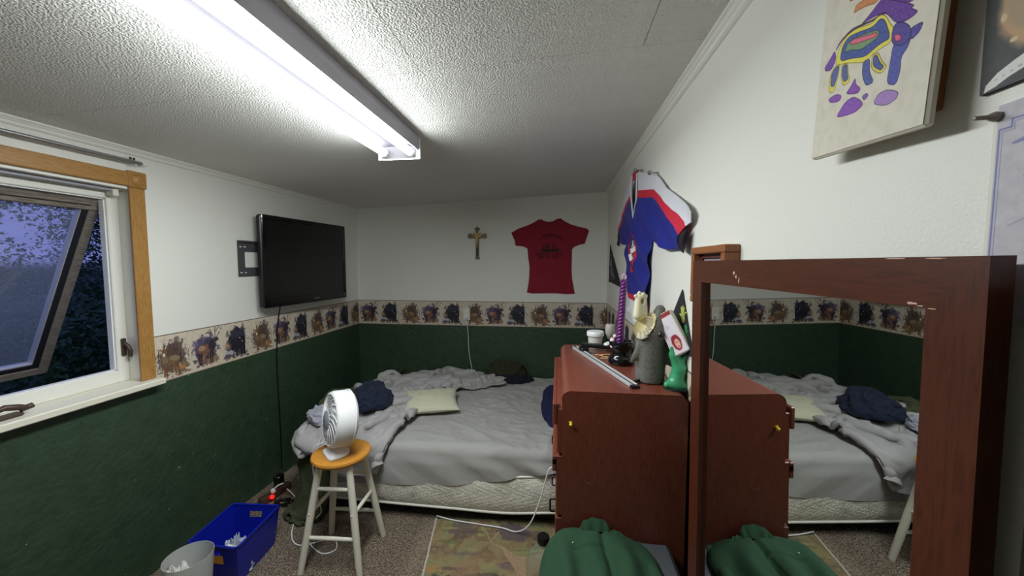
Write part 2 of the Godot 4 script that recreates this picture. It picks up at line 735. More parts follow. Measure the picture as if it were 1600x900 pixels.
# small soft folds pressed into a relaxed cloth
func rumple(p: PackedVector3Array, sd: int, amp: float, freq: float) -> void:
	var f := FastNoiseLite.new()
	f.seed = sd
	f.frequency = freq
	f.fractal_type = FastNoiseLite.FRACTAL_RIDGED
	f.fractal_octaves = 2
	for k in p.size():
		var q := p[k]
		var w := 0.10 * nz.get_noise_3d(q.x * 130.0 + sd, q.y * 130.0, q.z * 130.0)
		var d := amp * (f.get_noise_3d(q.x + w, q.y * 0.8, q.z - w) + 0.35)
		p[k] = q + (Vector3(0, d, 0) if q.z < -2.19 else Vector3(0, 0, d))

func along(pts: Array, t: float) -> Vector2:
	var x := clampf(t, 0.0, 1.0) * (pts.size() - 1)
	var k := mini(int(x), pts.size() - 2)
	var f := x - k
	var a: Vector2 = pts[k]
	var c: Vector2 = pts[k + 1]
	return a.cubic_interpolate(c, pts[maxi(k - 1, 0)], pts[mini(k + 2, pts.size() - 1)], f)

# a crumpled band of cloth between two plan polylines (x, z)
func crumple(sd: int, nu: int, nv: int, ea: Array, eb: Array, y0: float, bump: float, su: float, sv: float, boxes: Array, steps: int, thick: float, pin := 0, edge := 9.0) -> PackedVector3Array:
	var f := FastNoiseLite.new()
	f.seed = sd
	f.frequency = 2.3
	f.fractal_octaves = 2
	var pos := PackedVector3Array()
	for j in nv:
		var a := along(ea, float(j) / (nv - 1))
		var c := along(eb, float(j) / (nv - 1))
		for i in nu:
			var q := a.lerp(c, float(i) / (nu - 1))
			var e := 0.0 if i == 0 or i == nu - 1 else bump * 0.35
			pos.append(Vector3(q.x + e * f.get_noise_2d(q.x * 2.0 + 7.0, q.y * 2.0), y0 + bump * (f.get_noise_2d(q.x * 1.5, q.y * 1.5) + 0.35) * 1.6, q.y + e * f.get_noise_2d(q.x * 2.0, q.y * 2.0 + 9.0)))
	var plan := pos.duplicate()
	for k in pos.size():
		if pos[k].z > edge:
			pos[k].y = y0 - (pos[k].z - edge) + 0.15 * (pos[k].y - y0)
			pos[k].z = edge + 0.02 + 0.25 * absf(plan[k].y - y0)
	var lu := PackedFloat32Array()
	var lv := PackedFloat32Array()
	for j in nv:
		var a := plan[j * nu]
		var c := plan[j * nu + nu - 1]
		lu.append(Vector2(a.x - c.x, a.z - c.z).length() / (nu - 1) * su)
	for i in nu:
		var l := 0.0
		for j in nv - 1:
			var a := plan[j * nu + i]
			var c := plan[(j + 1) * nu + i]
			l += Vector2(a.x - c.x, a.z - c.z).length()
		lv.append(l / (nv - 1) * sv)
	return relax(nu, nv, pos, lu, lv, boxes, steps, 4, thick, pin)

# a heap of cloth: a flattened lump with sharp folds
func heap(b: B, c: Vector3, r: Vector3, sd: int, fold := 0.35, turn := 0.0, freq := 1.15) -> void:
	var f := FastNoiseLite.new()
	f.seed = sd
	f.frequency = freq
	f.fractal_type = FastNoiseLite.FRACTAL_RIDGED
	f.fractal_octaves = 2
	var nu := 73
	var nv := 30
	var p := PackedVector3Array()
	for j in nv:
		var th := PI * 0.5 * (1.0 - pow(float(j) / (nv - 1), 0.8)) + (0.0 if j > 0 else 0.0)
		var el := PI * 0.5 - th
		for i in nu:
			var a := TAU * (i % (nu - 1)) / (nu - 1)
			var d := Vector3(cos(a) * cos(el), sin(el), sin(a) * cos(el))
			if j == 0: d.y = 0.0
			var wp := 0.4 * nz.get_noise_3d(d.x * 45.0 + sd, d.y * 45.0, d.z * 45.0)
			var k := 1.0 + fold * f.get_noise_3d(d.x + wp, d.y * 1.2 - wp, d.z + wp) * (0.2 + 0.8 * sin(el)) + 0.30 * nz.get_noise_3d(d.x * 55.0 + sd * 9.0, d.y * 55.0, d.z * 55.0)
			var q := Vector3(d.x * r.x, d.y * r.y, d.z * r.z) * k
			p.append(c + q.rotated(Vector3.UP, turn))
	b.grid(p, nu, nv, true, true)

# ---------------------------------------------------------------- palette of shared materials
var K := {}

func make_materials() -> void:
	var fine := noise_image(3, 0.09, 512, 3)
	var weave := noise_image(5, 0.22, 512, 2)
	var lumpy := noise_image(8, 0.03, 512, 4)
	var nt_fine := normal_tex(fine, 3.0)
	var nt_weave := normal_tex(weave, 4.0)
	var nt_lumpy := normal_tex(lumpy, 4.0)
	K.nt_fine = nt_fine
	K.nt_weave = nt_weave
	# painted walls: fine roller stipple
	K.white_wall = bumped(hexc("e3e2da"), 0.55, nt_fine, 3.0, 0.25)
	# green gloss paint with scuffs and chips of bare plaster
	var gi := tint(lumpy, [hexc("2a3b2b"), hexc("304432"), hexc("334735"), hexc("394d3a")])
	gi.resize(1024, 1024)
	rng.seed = 41
	for k in 70:
		var x := rng.randf() * 1024.0
		var y := rng.randf() * 1024.0
		var r := rng.randf_range(0.8, 2.2)
		dab(gi, x, y, r, r * rng.randf_range(0.7, 1.8), hexc("aab0a2"), 0.8, 0.5)
	for k in 45:
		var a := Vector2(rng.randf() * 1024.0, rng.randf() * 1024.0)
		stroke(gi, a, a + Vector2(rng.randf_range(-6, 6), rng.randf_range(15, 60)), 1.2, hexc("3f5a47"), 0.5)
	K.green_wall = MT(tex(gi), Vector3.ONE * 0.55, 0.42, nt_fine, 0.25)
	# stippled ceiling board
	var stip := noise_image(17, 0.035, 1024, 2, FastNoiseLite.TYPE_SIMPLEX)
	var ce := M(hexc("eae8e3"), 0.8)
	ce.normal_enabled = true
	ce.normal_texture = normal_tex(stip, 5.0)
	ce.normal_scale = 0.7
	ce.heightmap_enabled = true
	ce.heightmap_texture = tex(stip)
	ce.heightmap_scale = 0.25
	K.ceiling = tri_map(ce, Vector3.ONE * 2.6)
	K.ceiling_slab = M(hexc("8d8a84"), 0.9)
	# carpet
	var cp := noise_image(23, 0.14, 1024, 3)
	var cpt := tint(cp, [hexc("54463a"), hexc("7a6a5a"), hexc("92816f"), hexc("ab9a87"), hexc("c9b9a6")])
	var cm := MT(tex(cpt), Vector3.ONE * 0.55, 0.95, normal_tex(cp, 8.0), 1.0)
	cm.heightmap_enabled = true
	cm.heightmap_texture = tex(cp)
	cm.heightmap_scale = 0.5
	K.carpet = cm
	# woods
	var gr := noise_image(31, 0.02, 512, 5)
	var gr2 := noise_image(32, 0.05, 512, 4)
	K.oak = MT(tex(tint(gr, [hexc("7c5526"), hexc("a2763d"), hexc("ab8047"), hexc("966a34"), hexc("bb9158")])), Vector3(9, 9, 0.9), 0.4)
	K.oak_up = MT(tex(tint(gr, [hexc("7c5526"), hexc("a2763d"), hexc("ab8047"), hexc("966a34"), hexc("bb9158")])), Vector3(9, 0.9, 9), 0.4)
	K.seat_oak = MT(tex(tint(gr, [hexc("a56a22"), hexc("c1832f"), hexc("c98d3b"), hexc("b67629"), hexc("d29a48")])), Vector3(1.6, 8, 8), 0.28)
	# one varnished red-brown wood for the whole dresser; its top is scratched
	var dres := [hexc("552417"), hexc("703526"), hexc("7b3d2d"), hexc("653021"), hexc("8a4a38")]
	K.dresser_wood = MT(tex(tint(gr, dres)), Vector3(7, 0.8, 7), 0.4)
	K.drawer_wood = MT(tex(tint(gr, dres)), Vector3(6, 6, 1.0), 0.4)
	var worn := tint(gr2, dres)
	worn.resize(1024, 1024)
	rng.seed = 66
	for k in 70:
		var a := Vector2(rng.randf() * 1000.0, rng.randf() * 1000.0)
		stroke(worn, a, a + Vector2(rng.randf_range(-60, 60), rng.randf_range(-60, 60)), 1.3, hexc("4c2418") if k % 2 == 0 else hexc("9a6450"), 0.6)
	K.dresser_top = MT(tex(worn), Vector3(3.0, 3.0, 0.9), 0.4)
	for k in ["dresser_wood", "drawer_wood", "dresser_top"]:
		K[k].clearcoat_enabled = true
		K[k].clearcoat = 0.5
		K[k].clearcoat_roughness = 0.35
	var frm := [hexc("371a0e"), hexc("4b2212"), hexc("532716"), hexc("421e0f"), hexc("5e2f1b")]
	K.frame_rail = MT(tex(tint(gr, frm)), Vector3(9, 9, 0.8), 0.35)
	K.frame_stile = MT(tex(tint(gr, frm)), Vector3(9, 0.8, 9), 0.35)
	K.small_frame = MT(tex(tint(gr, [hexc("74401f"), hexc("8c5530"), hexc("96603a"), hexc("7d4926")])), Vector3(9, 2, 9), 0.45)
	K.grey_wood = MT(tex(tint(gr, [hexc("4e4740"), hexc("6b635a"), hexc("857c72"), hexc("5d554c")])), Vector3(12, 12, 1.2), 0.85)
	K.dark_wood = MT(tex(tint(gr, [hexc("15100c"), hexc("211812"), hexc("2b2018")])), Vector3(6, 0.8, 6), 0.5)
	K.olive_board = MT(tex(tint(gr, [hexc("1f1d13"), hexc("2b2819"), hexc("35301f")])), Vector3(6, 0.8, 6), 0.6)
	# paint, plastic, metal
	K.white_paint = M(hexc("e3e1d8"), 0.45)
	K.cream_paint = bumped(hexc("ddd8c8"), 0.4, nt_fine, 6.0, 0.15)
	K.white_plastic = M(hexc("e6e6e6"), 0.3)
	K.grey_plastic = M(hexc("9b9ba3"), 0.4)
	K.black_plastic = M(hexc("0d0d0f"), 0.32)
	K.black_matte = M(hexc("101010"), 0.75)
	K.screen = M(hexc("050507"), 0.12)
	K.steel = M(hexc("b8b8ba"), 0.35, 1.0)
	K.aluminium = M(hexc("d2d3d4"), 0.45, 0.55)
	K.bracket = M(hexc("5c5b5d"), 0.5, 0.4)
	K.bronze = M(hexc("5f5644"), 0.42, 0.8)
	K.gold = M(hexc("d8c18a"), 0.3, 1.0)
	K.latch = M(hexc("54463c"), 0.5, 0.6)
	K.mirror = M(hexc("dfe2e0"), 0.0, 1.0)
	K.blue_plastic = M(hexc("0f1f9c"), 0.35)
	K.paper = M(hexc("e8e6e0"), 0.8)
	K.chip = M(hexc("c9a992"), 0.8)
	K.yellow = M(hexc("e8c81e"), 0.4)
	K.screw = M(hexc("ecebe6"), 0.4)
	# cloth
	K.sheet = bumped(hexc("a4a29f"), 0.9, nt_weave, 14.0, 0.35)
	K.duvet = bumped(hexc("a7a4a4"), 0.9, nt_weave, 12.0, 0.3)
	K.olive = bumped(hexc("3f4429"), 0.9, nt_weave, 12.0, 0.4)
	K.dark_olive = bumped(hexc("2c2d1c"), 0.95, nt_weave, 12.0, 0.4)
	K.navy = bumped(hexc("101a33"), 0.9, nt_weave, 16.0, 0.4)
	K.navy_blue = bumped(hexc("101540"), 0.9, nt_weave, 16.0, 0.4)
	K.cream_cloth = bumped(hexc("c9c6ae"), 0.9, nt_weave, 16.0, 0.35)
	K.green_cloth = bumped(hexc("1c3f27"), 0.92, nt_weave, 16.0, 0.45)
	K.grey_cloth = bumped(hexc("4b4d52"), 0.95, nt_weave, 14.0, 0.5)
	K.red_cloth = bumped(hexc("8a1a2c"), 0.9, nt_weave, 16.0, 0.4)
	K.jersey_blue = bumped(hexc("1f2a8a"), 0.42, nt_weave, 22.0, 0.2)
	K.jersey_red = bumped(hexc("c8203a"), 0.5, nt_weave, 22.0, 0.2)
	K.jersey_white = bumped(hexc("d6d6de"), 0.55, nt_weave, 22.0, 0.2)
	K.jersey_dark = bumped(hexc("14141f"), 0.5, nt_weave, 22.0, 0.2)
	for k in ["sheet", "duvet", "olive", "navy", "cream_cloth", "red_cloth"]:
		K[k].rim_enabled = true
		K[k].rim = 0.25
	K.canvas = bumped(hexc("d6cfbf"), 0.9, nt_weave, 20.0, 0.6)

# ---------------------------------------------------------------- wallpaper border print: deer, elk, bear
func border_print() -> ImageTexture:
	var W := 768
	var H := 288
	rng.seed = 7
	var base := tint(noise_image(77, 0.02, 768, 4), [hexc("b9ab98"), hexc("c6b9a6"), hexc("cfc3b1"), hexc("c2b3a0")])
	var im := base.get_region(Rect2i(0, 0, W, H))
	im.convert(Image.FORMAT_RGB8)
	for x in W:
		for y in 5: im.set_pixel(x, y, hexc("5b4a3d"))
		for y in range(H - 5, H): im.set_pixel(x, y, hexc("8d7a66"))
	# deer with fawn among reeds
	var c := Vector2(128, 150)
	dab(im, c.x + 4, c.y + 10, 70, 76, hexc("54423c"), 0.62, 0.5)
	dab(im, c.x + 18, c.y - 20, 52, 62, hexc("3f3230"), 0.6, 0.6)
	for k in 260:
		var x := c.x + rng.randfn(0.0, 44.0)
		var y := c.y + rng.randf_range(-20, 70)
		var l := rng.randf_range(15, 75) * (1.0 - absf(x - c.x) / 150.0)
		stroke(im, Vector2(x, y), Vector2(x + rng.randf_range(-12, 12), y - l), rng.randf_range(1, 3.5), [hexc("3a2a22"), hexc("55402f"), hexc("2a2226"), hexc("6f573e"), hexc("4a3a44")][k % 5], 0.8)
	for k in 26: dab(im, c.x + rng.randf_range(-60, 75), c.y + rng.randf_range(45, 95), rng.randf_range(6, 22), rng.randf_range(3, 7), [hexc("6e553f"), hexc("8a6b4a"), hexc("4b3b34")][k % 3], 0.65, 0.5)
	dab(im, c.x - 5, c.y + 18, 42, 27, hexc("70573f"), 0.95)
	dab(im, c.x + 14, c.y + 8, 26, 14, hexc("8d775a"), 0.9)
	dab(im, c.x - 34, c.y + 2, 14, 30, hexc("7d654b"), 0.95)
	for q in [[-36, 45], [-26, 48], [16, 46], [28, 44]]: stroke(im, Vector2(c.x + q[0], c.y + 30), Vector2(c.x + q[0] + rng.randf_range(-4, 4), c.y + 88), 6, hexc("6b4124"))
	dab(im, c.x - 36, c.y - 28, 12, 18, hexc("745338"), 1.0)
	dab(im, c.x - 37, c.y - 14, 6, 8, hexc("dcd0c0"), 1.0)
	for s in [-1.0, 1.0]:
		stroke(im, Vector2(c.x - 36 + 6 * s, c.y - 42), Vector2(c.x - 36 + 24 * s, c.y - 78), 4, hexc("d8cdbd"))
		stroke(im, Vector2(c.x - 36 + 18 * s, c.y - 62), Vector2(c.x - 36 + 8 * s, c.y - 84), 3, hexc("cfc2b0"))
		stroke(im, Vector2(c.x - 36 + 10 * s, c.y - 36), Vector2(c.x - 36 + 26 * s, c.y - 40), 5, hexc("6b4630"))
	dab(im, c.x + 52, c.y + 62, 20, 11, hexc("a5754a"), 0.95)
	dab(im, c.x + 38, c.y + 46, 8, 11, hexc("b58555"), 0.95)
	for q in [-12, 0, 10]: stroke(im, Vector2(c.x + 50 + q, c.y + 68), Vector2(c.x + 50 + q, c.y + 92), 3, hexc("5d3c24"))
	# elk before dark hills
	c = Vector2(384, 150)
	dab(im, c.x - 4, c.y + 2, 74, 74, hexc("4b4358"), 0.8, 0.45)
	dab(im, c.x - 12, c.y + 4, 62, 58, hexc("322b40"), 0.85, 0.4)
	dab(im, c.x - 44, c.y - 18, 38, 40, hexc("57506e"), 0.7, 0.4)
	dab(im, c.x + 10, c.y + 62, 66, 20, hexc("7d5a44"), 0.7, 0.6)
	for k in 40: dab(im, c.x + rng.randf_range(-75, 60), c.y + rng.randf_range(30, 86), rng.randf_range(5, 18), rng.randf_range(3, 8), [hexc("2b2533"), hexc("8a6448"), hexc("4a3b45"), hexc("a37a58")][k % 4], 0.6, 0.6)
	dab(im, c.x - 16, c.y + 6, 46, 27, hexc("77523f"), 0.95)
	dab(im, c.x - 30, c.y - 4, 22, 14, hexc("a98468"), 0.9)
	dab(im, c.x + 30, c.y - 8, 22, 30, hexc("2e2230"), 0.95)
	dab(im, c.x + 52, c.y - 34, 20, 12, hexc("3a2a2e"), 0.95)
	for q in [-46, -34, 18, 30]: stroke(im, Vector2(c.x + q, c.y + 22), Vector2(c.x + q + rng.randf_range(-5, 5), c.y + 74), 7, hexc("2a1d22"))
	for q in [[44, -44, 20, -92], [50, -44, 52, -98], [28, -74, 6, -78], [52, -76, 76, -98], [56, -44, 84, -78], [82, -76, 92, -96]]:
		stroke(im, Vector2(c.x + q[0], c.y + q[1]), Vector2(c.x + q[2], c.y + q[3]), 4, hexc("4a3a36"))
	for q in [[70, -84, 92, -72], [92, -72, 104, -86]]: stroke(im, Vector2(c.x + q[0], c.y + q[1]), Vector2(c.x + q[2], c.y + q[3]), 5, hexc("dcd5cb"))
	# black bear by a rock
	c = Vector2(640, 146)
	for k in 40: dab(im, c.x + rng.randfn(0, 28), c.y + rng.randf_range(-72, 60), rng.randf_range(8, 22), rng.randf_range(8, 22), [hexc("3b3550"), hexc("4a4036"), hexc("2a2638")][k % 3], 0.5, 0.6)
	dab(im, c.x + 4, c.y + 2, 72, 80, hexc("3a3544"), 0.8, 0.5)
	dab(im, c.x + 8, c.y - 4, 60, 68, hexc("1b1924"), 0.97, 0.3)
	dab(im, c.x + 10, c.y - 34, 44, 26, hexc("393f5a"), 0.5, 0.5)
	dab(im, c.x + 38, c.y - 2, 20, 22, hexc("0d0c12"), 1.0, 0.2)
	dab(im, c.x + 40, c.y + 10, 9, 8, hexc("7a5d48"), 0.9, 0.3)
	dab(im, c.x + 24, c.y - 10, 5, 5, hexc("d8d8e2"), 0.9, 0.4)
	for q in [-28, 0, 34, 52]: stroke(im, Vector2(c.x + q, c.y + 34), Vector2(c.x + q, c.y + 80), 17, hexc("14121a"))
	stroke(im, Vector2(c.x + 62, c.y - 40), Vector2(c.x + 74, c.y + 60), 5, hexc("aeb2bd"), 0.8)
	dab(im, c.x - 52, c.y + 66, 34, 20, hexc("a9a6ad"), 0.95, 0.3)
	dab(im, c.x - 58, c.y + 78, 28, 12, hexc("4c4756"), 0.9, 0.3)
	dab(im, c.x - 58, c.y + 22, 20, 18, hexc("a07a58"), 0.6, 0.6)
	for k in 30: dab(im, c.x + rng.randf_range(-80, 80), c.y + rng.randf_range(70, 98), rng.randf_range(6, 16), rng.randf_range(2, 6), [hexc("4b3f4a"), hexc("75614f"), hexc("26222c")][k % 3], 0.6, 0.6)
	# the vignettes fill their cells
	var big := Image.create(W, H, false, Image.FORMAT_RGB8)
	for k in 3:
		var cell := im.get_region(Rect2i(34 + 256 * k, 44, 188, 212))
		cell.resize(256, 288, Image.INTERPOLATE_CUBIC)
		big.blit_rect(cell, Rect2i(0, 0, 256, 288), Vector2i(256 * k, 0))
	for x in W:
		for y in 6: big.set_pixel(x, y, hexc("6a594c"))
		for y in range(H - 5, H): big.set_pixel(x, y, hexc("988571"))
	return tex(big)

# strip of the border: from a (at s0 of the pattern) along dir for len
func border_strip(parent: Node3D, a: Vector3, dir: Vector3, len: float, nor: Vector3, s0: float, period: float, m: Material) -> void:
	var b := B.new()
	var lo := a + nor * 0.002
	var up := Vector3(0, 0.258, 0)
	var e := lo + dir * len
	var s1 := s0 + len / period
	b.tri(lo, e, e + up, nor, nor, nor, Vector2(s0, 1), Vector2(s1, 1), Vector2(s1, 0))
	b.tri(lo, e + up, lo + up, nor, nor, nor, Vector2(s0, 1), Vector2(s1, 0), Vector2(s0, 0))
	b.quad(lo + up, e + up, e + up - nor * 0.0025, lo + up - nor * 0.0025, Vector3.UP)
	b.quad(lo, e, e - nor * 0.0025, lo - nor * 0.0025, Vector3.DOWN)
	part("wallpaper_border", b, m, parent, "beige wallpaper border printed with deer, elk and bears")

# ---------------------------------------------------------------- the room shell
func build_room() -> void:
	var t := 0.12
	var f := struct("floor", "speckled brown and grey carpet")
	var b := B.new()
	b.mm(Vector3(LEFT - t, -0.1, BACK - t), Vector3(RIGHT + t, 0, FRONT + t), 0)
	part("carpet", b, K.carpet, f)

	var bp := M(Color.WHITE, 0.7)
	bp.albedo_texture = border_print()
	bp.texture_repeat = true

	# left wall with the window opening
	var wl := struct("wall_left", "white wall over a green lower half, window side")
	b = B.new()
	var wz0 := -1.66
	var wz1 := -0.56
	b.mm(Vector3(LEFT - t, 1.012, BACK - t), Vector3(LEFT, 2.6, wz0), 0)
	b.mm(Vector3(LEFT - t, 1.012, wz1), Vector3(LEFT, 2.6, FRONT + t), 0)
	b.mm(Vector3(LEFT - t, 2.045, wz0), Vector3(LEFT, 2.6, wz1), 0)
	part("upper_wall", b, K.white_wall, wl)
	b = B.new()
	b.mm(Vector3(LEFT - t, 0, BACK - t), Vector3(LEFT, 1.012, FRONT + t), 0)
	part("lower_wall", b, K.green_wall, wl, "dark green painted lower wall with chips")
	border_strip(wl, Vector3(LEFT, 1.012, -1.69), Vector3(0, 0, -1), -BACK - 1.69, Vector3.RIGHT, 1.0 / 6.0 - 0.10 / 0.63, 0.63, bp)
	border_strip(wl, Vector3(LEFT, 1.012, FRONT), Vector3(0, 0, -1), FRONT + 0.49, Vector3.RIGHT, 0.3, 0.66, bp)
	# back wall
	var wb := struct("wall_back", "white wall over a green lower half behind the bed")
	b = B.new()
	b.mm(Vector3(LEFT, 1.012, BACK - t), Vector3(RIGHT, 2.6, BACK), 0)
	part("upper_wall", b, K.white_wall, wb)
	b = B.new()
	b.mm(Vector3(LEFT, 0, BACK - t), Vector3(RIGHT, 1.012, BACK), 0)
	part("lower_wall", b, K.green_wall, wb, "dark green painted lower wall behind the bed")
	border_strip(wb, Vector3(LEFT, 1.012, BACK), Vector3(1, 0, 0), RIGHT - LEFT, Vector3.BACK, 0.5 - (2.15 - 2.024) / 0.688, 0.688, bp)
	# right wall
	var wr := struct("wall_right", "white wall over a green lower half, hung with pictures")
	b = B.new()
	b.mm(Vector3(RIGHT, 1.012, BACK - t), Vector3(RIGHT + t, 2.6, FRONT + t), 0)
	part("upper_wall", b, K.white_wall, wr)
	b = B.new()
	b.mm(Vector3(RIGHT, 0, BACK - t), Vector3(RIGHT + t, 1.012, FRONT + t), 0)
	part("lower_wall", b, K.green_wall, wr, "dark green painted lower wall")
	border_strip(wr, Vector3(RIGHT, 1.012, BACK), Vector3(0, 0, 1), FRONT - BACK, Vector3.LEFT, 0.13, 0.66, bp)
	# wall behind the camera
	var wf := struct("wall_front", "white wall over a green lower half, behind the viewer")
	b = B.new()
	b.mm(Vector3(LEFT, 1.012, FRONT), Vector3(RIGHT, 2.6, FRONT + t), 0)
	part("upper_wall", b, K.white_wall, wf)
	b = B.new()
	b.mm(Vector3(LEFT, 0, FRONT), Vector3(RIGHT, 1.012, FRONT + t), 0)
	part("lower_wall", b, K.green_wall, wf, "dark green painted lower wall")

	# ceiling: a slab and stippled boards with fine open joints
	var ce := struct("ceiling", "stippled white ceiling boards", Vector3(0, 2.3, 0))
	b = B.new()
	var x0 := LEFT - t
	var x1 := RIGHT + t
	b.extrude(PackedVector2Array([Vector2(x0, ceil_y(x0) + 0.008), Vector2(x1, ceil_y(x1) + 0.008), Vector2(x1, 2.62), Vector2(x0, 2.62)]), Transform3D(Basis.IDENTITY, Vector3(0, 0, BACK - t)), FRONT - BACK + 2 * t)
	part("ceiling_slab", b, K.ceiling_slab, ce)
	var rows := [[BACK, -2.50], [-2.50, -1.265], [-1.265, -0.04], [-0.04, FRONT]]
	var cuts := [[LEFT, RIGHT], [LEFT, RIGHT], [LEFT, -0.475, 0.26, RIGHT], [LEFT, -0.84, RIGHT]]
	for r in 4:
		for k in cuts[r].size() - 1:
			var a: float = cuts[r][k]
			var c: float = cuts[r][k + 1]
			b = B.new()
			var g := 0.0011
			b.extrude(PackedVector2Array([Vector2(a + g, ceil_y(a)), Vector2(c - g, ceil_y(c)), Vector2(c - g, ceil_y(c) + 0.009), Vector2(a + g, ceil_y(a) + 0.009)]), Transform3D(Basis.IDENTITY, Vector3(0, 0, rows[r][0] + g)), rows[r][1] - rows[r][0] - 2 * g)
			part("ceiling_board", b, K.ceiling, ce)

	# cornice mouldings
	var pr := PackedVector2Array([Vector2(0, 0.004), Vector2(0.028, 0.004), Vector2(0.028, -0.005), Vector2(0.021, -0.010), Vector2(0.017, -0.017), Vector2(0.012, -0.022), Vector2(0.011, -0.034), Vector2(0.006, -0.040), Vector2(0.0, -0.043)])
	var tr := struct("trim_1", "white cornice moulding along the right wall")
	b = B.new()
	var flip := PackedVector2Array()
	for p in pr: flip.append(Vector2(RIGHT - p.x, ceil_y(RIGHT) + p.y - 0.003))
	b.extrude(flip, Transform3D(Basis.IDENTITY, Vector3(0, 0, BACK)), FRONT - BACK)
	part("moulding", b, K.white_paint, tr)
	tr = struct("trim_2", "white cornice moulding along the window wall")
	b = B.new()
	flip = PackedVector2Array()
	for p in pr: flip.append(Vector2(LEFT + p.x * 0.75, ceil_y(LEFT) + p.y * 0.75 - 0.002))
	b.extrude(flip, Transform3D(Basis.IDENTITY, Vector3(0, 0, BACK)), FRONT - BACK)
	part("moulding", b, K.white_paint, tr)

# ---------------------------------------------------------------- window, sash, curtain rod
func build_window() -> void:
	var w := struct("window_1", "white window in an oak casing with its sash swung out", Vector3(LEFT, 1.05, -1.11))
	var z0 := -1.66
	var z1 := -0.56
	var b := B.new()
	# lining of the opening
	b.mm(Vector3(LEFT - 0.13, 1.03, z0), Vector3(LEFT + 0.004, 2.045, z0 + 0.012), 0.001)
	b.mm(Vector3(LEFT - 0.13, 1.03, z1 - 0.012), Vector3(LEFT + 0.004, 2.045, z1), 0.001)
	b.mm(Vector3(LEFT - 0.13, 2.033, z0), Vector3(LEFT + 0.004, 2.045, z1), 0.001)
	part("jamb", b, K.white_paint, w)
	# fixed frame
	b = B.new()
	var xa := LEFT - 0.125
	var xb := LEFT - 0.085
	b.mm(Vector3(xa, 1.05, z0 + 0.012), Vector3(xb, 2.035, z0 + 0.062), 0.004)
	b.mm(Vector3(xa, 1.05, z1 - 0.062), Vector3(xb, 2.035, z1 - 0.012), 0.004)
	b.mm(Vector3(xa, 1.985, z0 + 0.062), Vector3(xb, 2.035, z1 - 0.062), 0.004)
	b.mm(Vector3(xa, 1.05, z0 + 0.062), Vector3(xb, 1.112, z1 - 0.062), 0.004)
	part("frame", b, K.white_paint, w)
	b = B.new()
	for q in [[1.112, 1.118, z0 + 0.062, z1 - 0.062], [1.979, 1.985, z0 + 0.062, z1 - 0.062], [1.112, 1.985, z0 + 0.062, z0 + 0.068], [1.112, 1.985, z1 - 0.068, z1 - 0.062]]:
		b.mm(Vector3(xa - 0.002, q[0], q[2]), Vector3(xb - 0.012, q[1], q[3]), 0.001)
	part("frame_bead", b, K.white_plastic, w)
	# bottom slope and sill board
	b = B.new()
	b.mm(Vector3(LEFT - 0.13, 1.018, z0 - 0.045), Vector3(LEFT + 0.065, 1.05, z1 + 0.045), 0.005)
	part("sill", b, K.cream_paint, w, "white painted window sill")
	# oak casing with corner blocks
	b = B.new()
	b.mm(Vector3(LEFT, 2.047, z0 + 0.035), Vector3(LEFT + 0.02, 2.118, z1 - 0.035), 0.005)
	part("casing_head", b, K.oak, w, "oak casing above the window")
	for s in 2:
		var zc := z0 if s == 0 else z1
		b = B.new()
		b.mm(Vector3(LEFT, 1.05, zc - 0.035), Vector3(LEFT + 0.02, 2.045, zc + 0.035), 0.005)
		part("casing_side", b, K.oak_up, w)
		b = B.new()
		b.mm(Vector3(LEFT, 2.043, zc - 0.041), Vector3(LEFT + 0.026, 2.125, zc + 0.041), 0.004)
		var blk := part("corner_block", b, K.oak_up, w)
		b = B.new()
		var tr := Basis(Vector3(0, 1, 0), Vector3(1, 0, 0), Vector3(0, 0, -1))
		b.lathe([Vector2(0.034, 0), Vector2(0.034, 0.003), Vector2(0.031, 0.006), Vector2(0.027, 0.006), Vector2(0.024, 0.002), Vector2(0.018, 0.002), Vector2(0.012, 0.005), Vector2(0, 0.006)], Vector3(LEFT + 0.0255, 2.084, zc), 24, tr)
		part("rosette", b, K.oak, blk)
	# aluminium track under the head and its catch
	b = B.new()
	b.mm(Vector3(LEFT - 0.06, 2.018, z0 + 0.06), Vector3(LEFT - 0.035, 2.033, z1 - 0.06), 0.002)
	part("screen_track", b, K.grey_plastic, w)
	b = B.new()
	b.mm(Vector3(LEFT - 0.075, 1.995, z0 + 0.045), Vector3(LEFT - 0.03, 2.033, z0 + 0.07), 0.004)
	part("track_catch", b, K.cream_paint, w)
	# brown lever latch on the far stile, and crank on the sill
	b = B.new()
	b.mm(Vector3(xb, 1.185, z0 + 0.026), Vector3(xb + 0.012, 1.275, z0 + 0.046), 0.003)
	b.tube(PackedVector3Array([Vector3(xb + 0.012, 1.25, z0 + 0.036), Vector3(xb + 0.028, 1.235, z0 + 0.034), Vector3(xb + 0.036, 1.21, z0 + 0.03), Vector3(xb + 0.036, 1.18, z0 + 0.03)]), 0.009, 8)
	part("latch", b, K.latch, w, "brown lever latch on the window frame")
	b = B.new()
	b.mm(Vector3(LEFT - 0.02, 1.05, -1.20), Vector3(LEFT + 0.02, 1.066, -1.08), 0.006)
	b.tube(PackedVector3Array([Vector3(LEFT, 1.06, -1.12), Vector3(LEFT + 0.004, 1.09, -1.125), Vector3(LEFT + 0.012, 1.098, -1.15), Vector3(LEFT + 0.014, 1.088, -1.185), Vector3(LEFT + 0.014, 1.078, -1.205)]), 0.012, 10)
	b.tube(PackedVector3Array([Vector3(LEFT + 0.014, 1.076, -1.19), Vector3(LEFT + 0.014, 1.082, -1.225)]), 0.011, 10)
	part("crank", b, K.latch, w, "dark bronze window crank")
	# sash hinged at its head, swung outwards
	var hinge := Vector3(LEFT - 0.135, 2.005, 0)
	var foot := Vector3(LEFT - 0.565, 1.09, 0)
	var dn := (foot - hinge).normalized()
